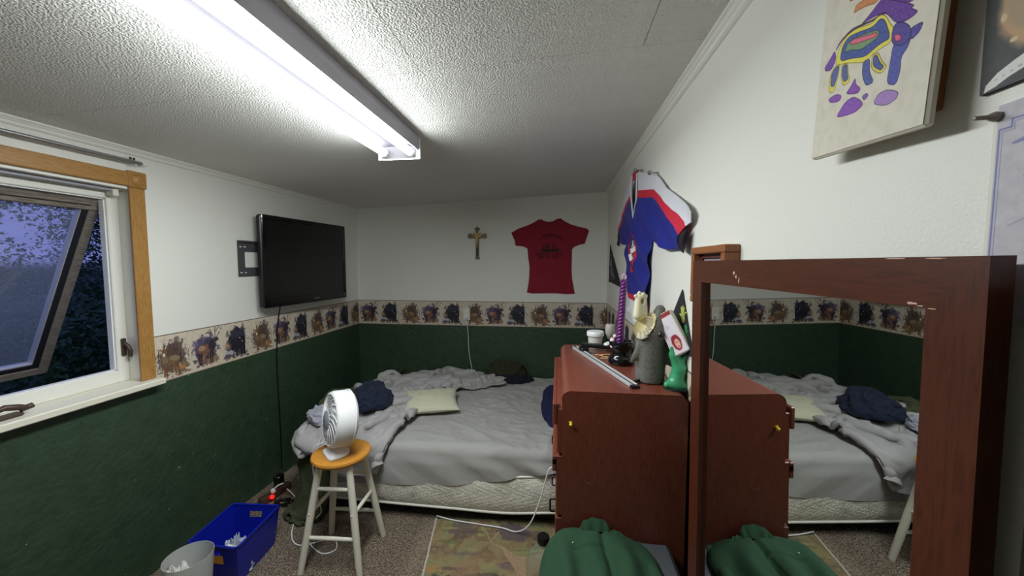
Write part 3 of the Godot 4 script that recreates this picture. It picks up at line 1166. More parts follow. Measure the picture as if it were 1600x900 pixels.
	var out := Vector3(dn.y, -dn.x, 0) * -1.0
	if out.x > 0: out = -out
	var ln := hinge.distance_to(foot)
	var sz0 := -1.61
	var sz1 := -0.61
	var sash := Basis(Vector3(0, 0, 1), -dn, Vector3(0, 0, 1).cross(-dn))
	var cen := (hinge + foot) * 0.5 + Vector3(0, 0, (sz0 + sz1) * 0.5)
	var hw := (sz1 - sz0) * 0.5
	b = B.new()
	for s in [-1.0, 1.0]:
		b.box(cen + sash * Vector3(s * (hw - 0.02), 0, 0), Vector3(0.04, ln, 0.045), 0.003, sash)
		b.box(cen + sash * Vector3(0, s * (ln * 0.5 - 0.02), 0), Vector3(hw * 2.0 - 0.08, 0.04, 0.045), 0.003, sash)
	part("sash_frame", b, K.grey_wood, w, "weathered grey sash swung out at the bottom")
	b = B.new()
	for s in [-1.0, 1.0]:
		b.box(cen + sash * Vector3(s * (hw - 0.052), 0, 0), Vector3(0.026, ln - 0.08, 0.036), 0.002, sash)
		b.box(cen + sash * Vector3(0, s * (ln * 0.5 - 0.052), 0), Vector3(hw * 2.0 - 0.132, 0.026, 0.036), 0.002, sash)
	part("sash_gasket", b, M(hexc("1c1a22"), 0.5), w)
	b = B.new()
	for s in [-1.0, 1.0]:
		b.box(cen + sash * Vector3(s * (hw - 0.067), 0, 0), Vector3(0.004, ln - 0.13, 0.03), 0.0, sash)
		b.box(cen + sash * Vector3(0, s * (ln * 0.5 - 0.067), 0), Vector3(hw * 2.0 - 0.13, 0.004, 0.03), 0.0, sash)
	part("spacer_bar", b, K.aluminium, w)
	var gl := M(Color(0.62, 0.68, 0.85, 0.16), 0.04)
	gl.transparency = BaseMaterial3D.TRANSPARENCY_ALPHA
	b = B.new()
	b.box(cen, Vector3(hw * 2.0 - 0.13, ln - 0.13, 0.004), 0.0, sash)
	part("pane", b, gl, w)
	# outer wooden stop below the head, weathered boards
	for k in 3:
		b = B.new()
		b.mm(Vector3(LEFT - 0.155 - 0.01 * k, 1.972 - 0.024 * k, -1.62), Vector3(LEFT - 0.13 - 0.004 * k, 1.992 - 0.024 * k, -0.60), 0.003)
		part("outer_stop", b, K.grey_wood, w)

	# curtain rod above the casing
	var r := thing("curtain_rod", "thin grey metal curtain rod mounted above the window", "curtain rod", Vector3(LEFT, 2.165, -1.64))
	b = B.new()
	b.tube(PackedVector3Array([Vector3(LEFT + 0.045, 2.166, -1.665), Vector3(LEFT + 0.045, 2.166, -0.5)]), 0.0085, 12)
	part("rod", b, K.steel, r)
	b = B.new()
	b.tube(PackedVector3Array([Vector3(LEFT + 0.045, 2.166, -1.665), Vector3(LEFT + 0.045, 2.165, -1.69)]), 0.006, 10)
	part("end_cap", b, K.white_plastic, r)
	b = B.new()
	b.mm(Vector3(LEFT, 2.150, -1.648), Vector3(LEFT + 0.004, 2.19, -1.625), 0.001)
	b.mm(Vector3(LEFT, 2.150, -1.642), Vector3(LEFT + 0.05, 2.156, -1.632), 0.001)
	part("wall_bracket", b, K.white_plastic, r)
	for q in [-1.643, -1.628]:
		b = B.new()
		b.tube(PackedVector3Array([Vector3(LEFT + 0.03, 2.174, q), Vector3(LEFT + 0.03, 2.190, q)]), 0.0045, 8)
		part("set_screw", b, K.black_plastic, r)

# ---------------------------------------------------------------- outdoors at dusk
func leaf_cloud(b: B, c: Vector3, r: Vector3, count: int, size: float) -> void:
	for k in count:
		var d := Vector3(rng.randfn(), rng.randfn(), rng.randfn()).normalized() * pow(rng.randf(), 0.4)
		var p := c + d * r
		var a := Vector3(rng.randfn(), rng.randfn() * 0.6 - 0.3, rng.randfn()).normalized()
		var s := a.cross(Vector3(rng.randfn(), rng.randfn(), rng.randfn())).normalized()
		var l := size * rng.randf_range(0.6, 1.3)
		var nn := a.cross(s).normalized()
		if nn.y < 0: nn = -nn
		var q := p + a * l * 0.5
		b.tri(p, q + s * l * 0.28, p + a * l, nn, nn, nn)
		b.tri(p, p + a * l, q - s * l * 0.28, nn, nn, nn)

func build_outdoors() -> void:
	var g := struct("ground", "dark grass outside the window", Vector3(-6, -0.2, -3))
	var b := B.new()
	b.mm(Vector3(-30, -0.4, -30), Vector3(LEFT - 0.125, -0.12, 20), 0)
	part("lawn", b, MT(tex(tint(noise_image(91, 0.05, 512, 4), [hexc("12200f"), hexc("22351a"), hexc("304824")])), Vector3.ONE * 0.4, 0.95), g)
	rng.seed = 99
	var leafs := []
	for c in ["3a6138", "44704a", "375943", "4d784a"]:
		var m := M(hexc(c), 0.6)
		m.backlight_enabled = true
		m.backlight = hexc("182a14")
		leafs.append(m)
	var bark := M(hexc("3a3029"), 0.9)
	var spots := [
		[Vector3(-3.9, 0.75, -2.75), Vector3(0.62, 0.72, 0.62), "low leafy bush nearest the open window", "bush", 4200],
		[Vector3(-5.3, 1.0, -2.1), Vector3(0.85, 1.0, 0.8), "broad bush left behind the swung out sash", "bush", 4200],
		[Vector3(-5.6, 1.0, -4.3), Vector3(0.85, 0.85, 0.8), "bush behind the nearest one by the window stile", "bush", 4200],
		[Vector3(-7.4, 1.35, -3.3), Vector3(1.05, 1.12, 1.0), "tall shrub under the strip of evening sky", "shrub", 4600],
		[Vector3(-8.0, 1.4, -5.7), Vector3(1.25, 1.15, 1.15), "far shrub at the right of the window view", "shrub", 4600],
		[Vector3(-9.9, 3.0, -4.1), Vector3(1.6, 1.15, 1.5), "tree crown hanging dark over the evening sky", "tree", 6000],
		[Vector3(-10.2, 3.05, -7.6), Vector3(1.8, 1.15, 1.7), "tree at the right edge of the window view", "tree", 6500]]
	for k in spots.size():
		var s: Array = spots[k]
		var c: Vector3 = s[0]
		var r: Vector3 = s[1]
		var kind: String = s[3]
		var o := thing({"bush": "garden_bush", "shrub": "tall_shrub", "tree": "garden_tree"}[kind], s[2], kind, Vector3(c.x, -0.12, c.z))
		b = B.new()
		leaf_cloud(b, c, r, s[4], 0.06 if kind != "tree" else 0.085)
		leaf_cloud(b, c + Vector3(r.x * 0.4, r.y * 0.25, 0.3), r * 0.6, int(s[4] * 0.3), 0.055 if kind != "tree" else 0.08)
		var lv := part("foliage", b, leafs[k % 4], o)
		lv.set_meta("kind", "stuff")
		b = B.new()
		if kind == "tree":
			b.tube(PackedVector3Array([Vector3(c.x, -0.12, c.z), Vector3(c.x + 0.1, 1.5, c.z), Vector3(c.x, 3.2, c.z + 0.1), c]), 0.1, 8, PackedFloat32Array([0.16, 0.12, 0.09, 0.04]))
		else:
			for q in 5:
				var d := Vector3(rng.randfn(), 0, rng.randfn()) * 0.25
				b.tube(PackedVector3Array([Vector3(c.x, -0.12, c.z) + d * 0.3, Vector3(c.x, c.y * 0.5, c.z) + d, c + d * 1.8]), 0.02, 6, PackedFloat32Array([0.025, 0.018, 0.008]))
		part("stems" if kind != "tree" else "trunk", b, bark, o)

# ---------------------------------------------------------------- fluorescent strip light
func build_light() -> void:
	var xm := -0.815
	var top := ceil_y(xm)
	var z0 := -1.85
	var z1 := -0.63
	var o := thing("fluorescent_fixture", "white ceiling strip fixture with two lit fluorescent tubes", "ceiling light", Vector3(xm, 2.2, -1.24))
	var b := B.new()
	# pan: trapezoid channel fixed to the ceiling
	var prof := PackedVector2Array([Vector2(-0.11, top + 0.003), Vector2(0.11, top + 0.003), Vector2(0.11, top - 0.030), Vector2(0.104, top - 0.066), Vector2(0.100, top - 0.066), Vector2(0.094, top - 0.044), Vector2(-0.094, top - 0.044), Vector2(-0.100, top - 0.066), Vector2(-0.104, top - 0.066), Vector2(-0.11, top - 0.030)])
	b.extrude(prof, Transform3D(Basis.IDENTITY, Vector3(xm, 0, z0)), z1 - z0)
	var enamel := M(hexc("e4e3e6"), 0.35)
	part("pan", b, M(hexc("aaa7b0"), 0.5), o)
	for z in [z0, z1]:
		b = B.new()
		b.mm(Vector3(xm - 0.112, 2.19, z - 0.006), Vector3(xm + 0.112, top, z + 0.006), 0.002)
		part("end_plate", b, enamel, o)
	var glow := M(hexc("ffffff"), 0.3)
	glow.emission_enabled = true
	glow.emission = Color(0.97, 1.0, 1.0)
	glow.emission_energy_multiplier = TUBE_GLOW
	for s in [-1.0, 1.0]:
		var x: float = xm + 0.068 * s
		var y := top - 0.080
		b = B.new()
		b.tube(PackedVector3Array([Vector3(x, y, z0 + 0.03), Vector3(x, y, z1 - 0.03)]), 0.019, 20)
		part("tube", b, glow, o, "lit white fluorescent tube")
		for z in [z0, z1]:
			b = B.new()
			var d := 1.0 if z == z0 else -1.0
			b.tube(PackedVector3Array([Vector3(x, y, z + d * 0.005), Vector3(x, y, z + d * 0.032)]), 0.0205, 18)
			part("lamp_holder", b, K.white_plastic, o)

# ---------------------------------------------------------------- television, bracket, cable
func build_tv() -> void:
	var near := Vector3(-2.05, 0, -2.352)
	var far := Vector3(-1.98, 0, -3.245)
	var dx := (far - near)
	var w := dx.length()
	var X := dx / w
	var Z := X.cross(Vector3.UP)
	var bs := Basis(X, Vector3.UP, Z)
	var c := (near + far) * 0.5 + Vector3(0, 1.675, 0)
	var h := 0.66
	var o := thing("television", "black flat screen television on a wall mount above the bed's foot", "television", Vector3(c.x, 1.345, c.z))
	var b := B.new()
	b.box(c - Z * 0.028, Vector3(w, h, 0.05), 0.012, bs)
	b.box(c - Z * 0.06, Vector3(w * 0.72, h * 0.7, 0.02), 0.008, bs)
	part("housing", b, K.black_plastic, o)
	b = B.new()
	var bz := 0.032
	b.box(c + bs * Vector3(0, h * 0.5 - 0.016, 0), Vector3(w, bz, 0.012), 0.004, bs)
	b.box(c + bs * Vector3(0, -h * 0.5 + 0.03, 0), Vector3(w, 0.06, 0.012), 0.004, bs)
	for s in [-1.0, 1.0]: b.box(c + bs * Vector3(s * (w * 0.5 - 0.014), 0.014, 0), Vector3(0.028, h - 0.09, 0.012), 0.004, bs)
	part("bezel", b, K.screen, o)
	b = B.new()
	b.box(c + bs * Vector3(0, 0.014, -0.003), Vector3(w - 0.05, h - 0.088, 0.006), 0.0, bs)
	part("screen", b, M(hexc("060608"), 0.2), o, "switched-off black screen")
	b = B.new()
	for k in 7: b.box(c + bs * Vector3(0.058 + (k - 3) * 0.0085, -h * 0.5 + 0.03, 0.0065), Vector3(0.006, 0.007, 0.001), 0.0, bs)
	part("maker_mark", b, M(hexc("8a8a8e"), 0.4, 0.5), o, "tiny silver lettering under the screen")
	var led := M(hexc("ff3060"), 0.4)
	led.emission_enabled = true
	led.emission = Color(1.0, 0.15, 0.4)
	led.emission_energy_multiplier = 0.6
	b = B.new()
	b.box(c + bs * Vector3(w * 0.5 - 0.035, -h * 0.5 + 0.03, 0.007), Vector3(0.007, 0.007, 0.002), 0.001, bs)
	part("standby_light", b, led, o, "small red standby light")
	# wall bracket
	var k := thing("wall_bracket", "dark grey slotted metal plate behind the television", "wall mount", Vector3(LEFT, 1.57, -2.5))
	var plate := PackedVector2Array([Vector2(2.25, 1.572), Vector2(2.9, 1.572), Vector2(2.9, 1.812), Vector2(2.25, 1.812)])
	var lw := Transform3D(Basis(Vector3(0, 0, -1), Vector3(0, 1, 0), Vector3(1, 0, 0)), Vector3(LEFT + 0.002, 0, 0))
	# plate pieces round the slots and the middle cut-out
	for q in [[2.25, 2.9, 1.572, 1.595], [2.25, 2.9, 1.604, 1.634], [2.25, 2.305, 1.634, 1.742], [2.62, 2.9, 1.634, 1.742], [2.25, 2.9, 1.742, 1.772], [2.25, 2.9, 1.781, 1.806]]:
		b = B.new()
		b.extrude(PackedVector2Array([Vector2(q[0], q[2]), Vector2(q[1], q[2]), Vector2(q[1], q[3]), Vector2(q[0], q[3])]), lw, 0.004)
		part("plate_strip", b, K.bracket, k)
	for yy in [1.595, 1.772]:
		var xs := [2.25, 2.264, 2.287, 2.298, 2.321, 2.335, 2.9]
		for i in [0, 2, 4]:
			b = B.new()
			var e: float = xs[i + 1] if i < 4 else 2.9
			b.extrude(PackedVector2Array([Vector2(xs[i], yy), Vector2(e, yy), Vector2(e, yy + 0.009), Vector2(xs[i], yy + 0.009)]), lw, 0.004)
			part("plate_web", b, K.bracket, k)
	b = B.new()
	b.mm(Vector3(LEFT + 0.002, 1.806, -2.9), Vector3(LEFT + 0.022, 1.818, -2.25), 0.001)
	b.mm(Vector3(LEFT + 0.005, 1.64, -2.85), Vector3(-2.06, 1.78, -2.70), 0.003)
	part("hook_rail", b, K.bracket, k)
	# power cable
	b = B.new()
	var p := PackedVector3Array()
	for i in 25:
		var t := i / 24.0
		p.append(Vector3(LEFT + 0.006 + 0.05 * pow(1.0 - t, 8.0), 1.40 - 1.34 * t, -2.575 + 0.012 * sin(t * 5.0) + 0.03 * t))
	b.tube(p, 0.0042, 6)
	solo("power_cable", b, K.black_plastic, "thin black cable hanging from the television down the green wall", "cable", Vector3(LEFT + 0.006, 0.06, -2.55))

# ---------------------------------------------------------------- things on the back wall
func tshirt_pts() -> PackedVector2Array:
	return pl("-0.210,2.100 -0.176,2.102 -0.142,2.084 -0.097,2.076 -0.057,2.083 -0.018,2.106 0.016,2.110 0.049,2.085 0.111,2.051 0.195,2.024 0.272,2.007 0.295,1.984 0.275,1.932 0.255,1.857 0.197,1.846 0.152,1.826 0.130,1.806 0.129,1.702 0.127,1.612 0.133,1.509 0.149,1.430 0.161,1.359 0.079,1.355 -0.035,1.362 -0.264,1.357 -0.320,1.366 -0.305,1.449 -0.296,1.542 -0.294,1.634 -0.306,1.714 -0.315,1.812 -0.352,1.832 -0.437,1.843 -0.442,1.887 -0.479,1.973 -0.405,2.014 -0.313,2.045 -0.250,2.072")

func shirt_depth(p: Vector2, e: float) -> float:
	return 0.004 + 0.012 * (1.0 - exp(-e / 0.05)) + 0.005 * nz.get_noise_2d(p.x * 260.0, p.y * 60.0) * minf(1.0, e / 0.03)

func add_text(b: B, text: String, size: float, at: Vector3, bs: Basis, depth := 0.002) -> void:
	var tm := TextMesh.new()
	var fo := SystemFont.new()
	fo.font_names = PackedStringArray(["Droid Sans"])
	fo.font_weight = 700
	tm.font = fo
	tm.text = text
	tm.font_size = 32
	tm.pixel_size = size / 32.0
	tm.depth = depth
	var ar := tm.get_mesh_arrays()
	if ar.is_empty(): return
	var vv: PackedVector3Array = ar[Mesh.ARRAY_VERTEX]
	var nn: PackedVector3Array = ar[Mesh.ARRAY_NORMAL]
	var ii: PackedInt32Array = ar[Mesh.ARRAY_INDEX]
	for k in range(0, ii.size(), 3):
		b.tri(at + bs * vv[ii[k]], at + bs * vv[ii[k + 1]], at + bs * vv[ii[k + 2]], bs * nn[ii[k]], bs * nn[ii[k + 1]], bs * nn[ii[k + 2]])

func build_back_wall_things() -> void:
	var zw := BACK
	var xf := Transform3D(Basis.IDENTITY, Vector3(0, 0, zw + 0.001))
	var o := thing("tshirt", "dark red printed T-shirt pinned flat to the back wall", "T-shirt", Vector3(-0.09, 1.36, zw))
	var b := B.new()
	fabric(b, tshirt_pts(), xf, 0.022, shirt_depth)
	part("body", b, K.red_cloth, o)
	# neck rib and sleeve hems: narrow raised bands
	b = B.new()
	var nk := PackedVector3Array()
	for p in pl("-0.176,2.100 -0.142,2.082 -0.097,2.073 -0.057,2.081 -0.018,2.104"): nk.append(Vector3(p.x, p.y - 0.006, zw + 0.011))
	b.tube(nk, 0.007, 8)
	part("neck_rib", b, K.red_cloth, o)
	for q in [["0.283,1.975 0.266,1.925 0.246,1.861"], ["-0.467,1.972 -0.432,1.892 -0.428,1.848"]]:
		var hp := PackedVector3Array()
		for p in pl(q[0]): hp.append(Vector3(p.x, p.y, zw + 0.009))
		b = B.new()
		b.tube(hp, 0.005, 6)
		part("sleeve_hem", b, K.red_cloth, o)
	var ink := M(hexc("1c060a"), 0.8)
	# arched lettering
	b = B.new()
	var txt := "I SURVIVED"
	for k in txt.length():
		var a := lerpf(0.72, -0.72, k / 9.0)
		var at := Vector3(-0.085 - sin(a) * 0.158, 1.806 + cos(a) * 0.145 - 0.008, zw + 0.020)
		if txt[k] != " ": add_text(b, txt[k], 0.036, at, Basis(Vector3.BACK, a))
	part("lettering", b, ink, o, "dark arched lettering on the chest")
	# ship silhouette
	b = B.new()
	var sx := Transform3D(Basis.IDENTITY, Vector3(0, 0, zw + 0.0185))
	b.extrude(pl("-0.178,1.812 -0.150,1.800 -0.120,1.803 -0.02,1.803 0.008,1.812 -0.006,1.785 -0.030,1.778 -0.150,1.778 -0.168,1.788"), sx, 0.002)
	for m in [[-0.152, 1.852], [-0.130, 1.866], [-0.104, 1.882], [-0.058, 1.868], [-0.030, 1.850]]:
		b.extrude(PackedVector2Array([Vector2(m[0] - 0.003, 1.80), Vector2(m[0] + 0.003, 1.80), Vector2(m[0] + 0.0015, m[1]), Vector2(m[0] - 0.0015, m[1])]), sx, 0.002)
		b.extrude(PackedVector2Array([Vector2(m[0] - 0.012, 1.812), Vector2(m[0] + 0.010, 1.812), Vector2(m[0] + 0.002, m[1] - 0.014)]), sx, 0.0018)
	part("ship_print", b, ink, o, "dark printed ship silhouette")
	# two lines of small print, not legible in the photograph: letter-sized marks
	b = B.new()
	rng.seed = 12
	for row in [[-0.222, 0.032, 1.757, 0.026, [10, 12, 16]], [-0.204, -0.002, 1.727, 0.022, [4, 5, 8, 9]]]:
		var n := 18 if row[2] > 1.74 else 14
		for k in n:
			if k in row[4]: continue
			var x: float = lerpf(row[0], row[1], (k + 0.5) / n)
			var hh: float = row[3]
			var ww: float = (row[1] - row[0]) / n * 0.72
			b.extrude(PackedVector2Array([Vector2(x - ww * 0.5, row[2] - hh * 0.5), Vector2(x - ww * 0.15, row[2] - hh * 0.5), Vector2(x - ww * 0.15, row[2] + hh * 0.5), Vector2(x - ww * 0.5, row[2] + hh * 0.5)]), sx, 0.002)
			if rng.randf() < 0.75: b.extrude(PackedVector2Array([Vector2(x - ww * 0.15, row[2] + hh * 0.2), Vector2(x + ww * 0.5, row[2] + hh * 0.2), Vector2(x + ww * 0.5, row[2] + hh * 0.5), Vector2(x - ww * 0.15, row[2] + hh * 0.5)]), sx, 0.002)
			if rng.randf() < 0.7: b.extrude(PackedVector2Array([Vector2(x - ww * 0.15, row[2] - hh * 0.5), Vector2(x + ww * 0.5, row[2] - hh * 0.5), Vector2(x + ww * 0.5, row[2] - hh * 0.2), Vector2(x - ww * 0.15, row[2] - hh * 0.2)]), sx, 0.002)
	part("small_print", b, ink, o, "two lines of small dark print")

	# crucifix
	var c := thing("crucifix", "small bronze crucifix with gilded figure on the back wall", "crucifix", Vector3(-0.83, 1.705, zw))
	b = B.new()
	var cx := Transform3D(Basis.IDENTITY, Vector3(-0.83, 0, zw))
	b.extrude(pl("-0.019,1.705 0.019,1.705 0.024,1.716 0.017,1.728 0.016,1.918 0.060,1.922 0.075,1.913 0.088,1.920 0.100,1.930 0.097,1.943 0.100,1.956 0.088,1.966 0.075,1.973 0.060,1.962 0.016,1.966 0.016,2.000 0.027,2.010 0.027,2.022 0.012,2.026 0.000,2.043 -0.012,2.026 -0.027,2.022 -0.027,2.010 -0.016,2.000 -0.016,1.966 -0.060,1.962 -0.075,1.973 -0.088,1.966 -0.100,1.956 -0.097,1.943 -0.100,1.930 -0.088,1.920 -0.075,1.913 -0.060,1.922 -0.016,1.918 -0.017,1.728 -0.024,1.716"), cx, 0.012)
	part("cross", b, K.bronze, c)
	b = B.new()
	b.extrude(pl("-0.010,1.735 0.010,1.735 0.008,1.905 -0.008,1.905"), Transform3D(Basis.IDENTITY, Vector3(-0.83, 0, zw + 0.012)), 0.003)
	part("inlay", b, K.dark_wood, c)
	b = B.new()
	for k in 9:
		var a := lerpf(-1.15, 1.15, k / 8.0)
		var l := 0.062 + 0.012 * cos(a * 2.0)
		var d := Vector3(sin(a), cos(a), 0)
		b.tube(PackedVector3Array([Vector3(-0.83, 1.925, zw + 0.014) + d * 0.012, Vector3(-0.83, 1.925, zw + 0.014) + d * l]), 0.006, 6, PackedFloat32Array([0.007, 0.003]))
	part("halo_rays", b, K.gold, c, "gilded rays behind the figure")
	b = B.new()
	var bd := Vector3(-0.83, 0, zw + 0.026)
	var fig := func(p: Vector3) -> float:
		var d := capsule(p, bd + Vector3(0, 1.93, 0), bd + Vector3(0.002, 1.885, 0), 0.011, 0.008)
		d = smin(d, capsule(p, bd + Vector3(0.002, 1.885, 0), bd + Vector3(0, 1.825, 0), 0.0085, 0.004), 0.006)
		d = smin(d, capsule(p, bd + Vector3(0, 1.94, 0), bd + Vector3(-0.05, 1.955, -0.006), 0.006, 0.004), 0.006)
		d = smin(d, capsule(p, bd + Vector3(0, 1.94, 0), bd + Vector3(0.05, 1.955, -0.006), 0.006, 0.004), 0.006)
		return smin(d, p.distance_to(bd + Vector3(0.004, 1.958, 0.004)) - 0.009, 0.004)
	nets(b, fig, Vector3(-0.892, 1.81, zw + 0.008), Vector3(-0.768, 1.975, zw + 0.045), 0.003)
	part("figure", b, K.gold, c, "small gilded figure")

	# outlet in the border with a white cord hanging from it
	var e := thing("wall_outlet", "white wall outlet set in the wallpaper border of the back wall", "outlet", Vector3(-0.951, 1.137, zw))
	b = B.new()
	b.mm(Vector3(-0.987, 1.073, zw), Vector3(-0.915, 1.20, zw + 0.007), 0.003)
	part("cover_plate", b, K.cream_paint, e)
	for yy in [1.162, 1.112]:
		b = B.new()
		b.lathe([Vector2(0.0, 0.003), Vector2(0.014, 0.003), Vector2(0.017, 0.0)], Vector3(-0.951, yy, zw + 0.007), 18, Basis(Vector3(1, 0, 0), Vector3(0, 0, 1), Vector3(0, -1, 0)))
		var so := part("socket", b, K.white_plastic, e)
		if yy > 1.15:
			b = B.new()
			for s in [-1.0, 1.0]: b.box(Vector3(-0.951 + s * 0.006, yy + 0.002, zw + 0.0102), Vector3(0.0025, 0.009, 0.001), 0)
			b.box(Vector3(-0.951, yy - 0.008, zw + 0.0102), Vector3(0.005, 0.005, 0.001), 0)
			part("slots", b, K.black_matte, so)
	b = B.new()
	b.box(Vector3(-0.951, 1.105, zw + 0.022), Vector3(0.026, 0.03, 0.026), 0.006)
	var p := PackedVector3Array()
	for k in 17:
		var t := k / 16.0
		p.append(Vector3(-0.951 + 0.055 * t + 0.006 * sin(t * 7.0), 1.095 - 0.545 * t, zw + 0.022 + 0.006 * sin(t * 4.0)))
	b.tube(p, 0.0035, 6)
	solo("charging_lead", b, K.white_plastic, "white cord plugged into the back wall outlet and hanging behind the bed", "cord", Vector3(-0.9, 0.55, zw + 0.02))

# ---------------------------------------------------------------- things on the right wall
func wall_r(x: float) -> Transform3D:
	return Transform3D(Basis(Vector3(0, 0, 1), Vector3(0, 1, 0), Vector3(-1, 0, 0)), Vector3(x, 0, 0))

func jersey_depth(p: Vector2, e: float) -> float:
	# body and sleeves belly away from the wall; the sleeve nearest the camera flares out
	var d := 0.010 + 0.022 * exp(-pow((p.x + 2.3) / 0.42, 2.0))
	d += 0.022 * smoothstep(-1.95, -1.42, p.x) * smoothstep(2.1, 1.75, p.y)
	d += 0.010 * sin((p.x * 0.8 + p.y * 1.4) * 26.0 + 3.0 * nz.get_noise_2d(p.x * 80.0, p.y * 80.0)) * smoothstep(2.05, 1.85, p.y)
	d += 0.012 * nz.get_noise_2d(p.x * 140.0 + 31.0, p.y * 90.0)
	return maxf(d, 0.004)

func jersey_lift(k: float) -> Callable:
	return func(p: Vector2, e: float) -> float: return jersey_depth(p, e) + k

func build_right_wall_things() -> void:
	var xf := wall_r(RIGHT)
	# hockey jersey
	var o := thing("hockey_jersey", "blue hockey jersey with red stripe and white shoulders pinned to wall", "jersey", Vector3(RIGHT, 1.40, -2.2))
	var b := B.new()
	fabric(b, pl("-2.40,2.06 -2.309,1.932 -2.22,2.035 -1.905,1.985 -1.673,1.885 -1.490,1.803 -1.429,1.764 -1.444,1.747 -1.482,1.714 -1.643,1.722 -1.791,1.744 -1.949,1.776 -1.968,1.70 -1.975,1.537 -1.99,1.44 -2.137,1.452 -2.30,1.468 -2.474,1.482 -2.54,1.50 -2.584,1.567 -2.645,1.657 -2.642,1.79 -2.70,1.80 -2.90,1.805 -2.99,1.83 -2.95,1.90 -2.82,1.99 -2.55,2.05"), xf, 0.03, jersey_depth)
	part("body", b, K.jersey_blue, o)
	b = B.new()
	fabric(b, pl("-2.204,2.076 -1.893,2.020 -1.677,1.919 -1.482,1.843 -1.417,1.810 -1.397,1.794 -1.429,1.764 -1.490,1.803 -1.673,1.885 -1.899,1.983 -2.213,2.035"), xf, 0.02, jersey_lift(0.0))
	fabric(b, pl("-2.395,2.087 -2.60,2.07 -2.84,2.02 -3.0,1.93 -2.95,1.90 -2.82,1.99 -2.55,2.05 -2.395,2.057"), xf, 0.02, jersey_lift(0.0))
	part("shoulder_stripe", b, K.jersey_red, o, "red stripe across the shoulders")
	b = B.new()
	fabric(b, pl("-2.227,2.185 -1.899,2.090 -1.880,2.090 -1.822,2.063 -1.683,1.983 -1.487,1.904 -1.374,1.860 -1.347,1.833 -1.364,1.804 -1.397,1.794 -1.417,1.810 -1.482,1.843 -1.677,1.919 -1.893,2.020 -2.204,2.076"), xf, 0.022, jersey_lift(0.0))
	fabric(b, pl("-2.395,2.20 -2.70,2.12 -2.95,2.02 -3.06,1.93 -3.0,1.93 -2.84,2.02 -2.60,2.07 -2.395,2.087"), xf, 0.022, jersey_lift(0.0))
	part("shoulder_yoke", b, K.jersey_white, o, "white shoulders")
	b = B.new()
	fabric(b, pl("-2.351,2.195 -2.245,2.180 -2.245,2.04 -2.309,1.95 -2.37,2.05"), xf, 0.02, func(p: Vector2, e: float) -> float: return 0.014)
	part("neck_lining", b, K.jersey_dark, o, "dark inside of the V neck")
	b = B.new()
	var v := PackedVector3Array()
	for p in pl("-2.385,2.19 -2.39,2.10 -2.378,2.05 -2.309,1.935 -2.228,2.03 -2.226,2.10 -2.229,2.175"): v.append(xf * Vector3(p.x, p.y, 0.034))
	b.tube(v, 0.006, 8)
	part("neck_piping", b, K.jersey_white, o)
	b = B.new()
	fabric(b, pl("-2.39,2.215 -2.22,2.19 -2.24,2.15 -2.37,2.165"), xf, 0.015, func(p: Vector2, e: float) -> float: return 0.03)
	part("collar", b, K.jersey_red, o)
	b = B.new()
	fabric(b, pl("-1.438,1.765 -1.388,1.784 -1.395,1.744 -1.406,1.698 -1.470,1.713"), xf, 0.02, jersey_lift(-0.004))
	part("cuff", b, K.jersey_dark, o, "black sleeve cuff")
	b = B.new()
	fabric(b, pl("-2.99,1.83 -2.95,1.90 -3.0,1.925 -3.10,1.89 -3.05,1.81 -2.98,1.795"), xf, 0.02, jersey_lift(0.002))
	part("cuff", b, K.jersey_dark, o, "black sleeve cuff")
	b = B.new()
	fabric(b, pl("-1.99,1.44 -2.137,1.452 -2.30,1.468 -2.474,1.482 -2.48,1.455 -2.30,1.44 -2.137,1.425 -1.995,1.412"), xf, 0.02, jersey_lift(0.001))
	part("hem_stripe", b, K.jersey_red, o, "red stripe at the hem")
	b = B.new()
	fabric(b, pl("-1.995,1.412 -2.137,1.425 -2.30,1.44 -2.48,1.455 -2.49,1.36 -2.30,1.335 -2.14,1.322 -2.0,1.31"), xf, 0.025, jersey_lift(0.0))
	part("hem", b, K.jersey_white, o, "white hem")
	# crest: layered outlines of red, white and grey
	var crest := [["-2.40,1.84 -2.34,1.855 -2.27,1.83 -2.24,1.78 -2.25,1.74 -2.22,1.70 -2.24,1.66 -2.28,1.62 -2.35,1.605 -2.40,1.64 -2.39,1.70 -2.42,1.76", "a83048", 0.003], ["-2.385,1.83 -2.33,1.84 -2.28,1.81 -2.30,1.77 -2.35,1.75 -2.39,1.78", "2a2c5c", 0.006], ["-2.34,1.80 -2.30,1.80 -2.29,1.765 -2.33,1.755", "c9c3cf", 0.008], ["-2.34,1.75 -2.26,1.765 -2.245,1.735 -2.30,1.72", "e6e2e4", 0.008], ["-2.37,1.715 -2.30,1.72 -2.25,1.69 -2.27,1.675 -2.35,1.68", "f0eef0", 0.008], ["-2.36,1.67 -2.28,1.665 -2.30,1.63 -2.35,1.625", "8e2740", 0.007]]
	for q in crest:
		b = B.new()
		fabric(b, pl(q[0]), xf, 0.02, jersey_lift(q[2]))
		part("crest_patch", b, M(hexc(q[1]), 0.6), o)
	for q in [Vector2(-1.885, 2.098), Vector2(-2.235, 2.195)]:
		b = B.new()
		b.lathe([Vector2(0.0, 0.0), Vector2(0.004, 0.0), Vector2(0.004, 0.025), Vector2(0.010, 0.028), Vector2(0.012, 0.036), Vector2(0.008, 0.044), Vector2(0, 0.046)], xf * Vector3(q.x, q.y, 0.008), 14, Basis(Vector3(0, 1, 0), Vector3(-1, 0, 0), Vector3(0, 0, 1)))
		solo("push_pin", b, K.steel, "silver push pin holding the jersey's shoulder" if q.x > -2.0 else "push pin at the jersey's collar", "push pin", xf * Vector3(q.x, q.y, 0.03))

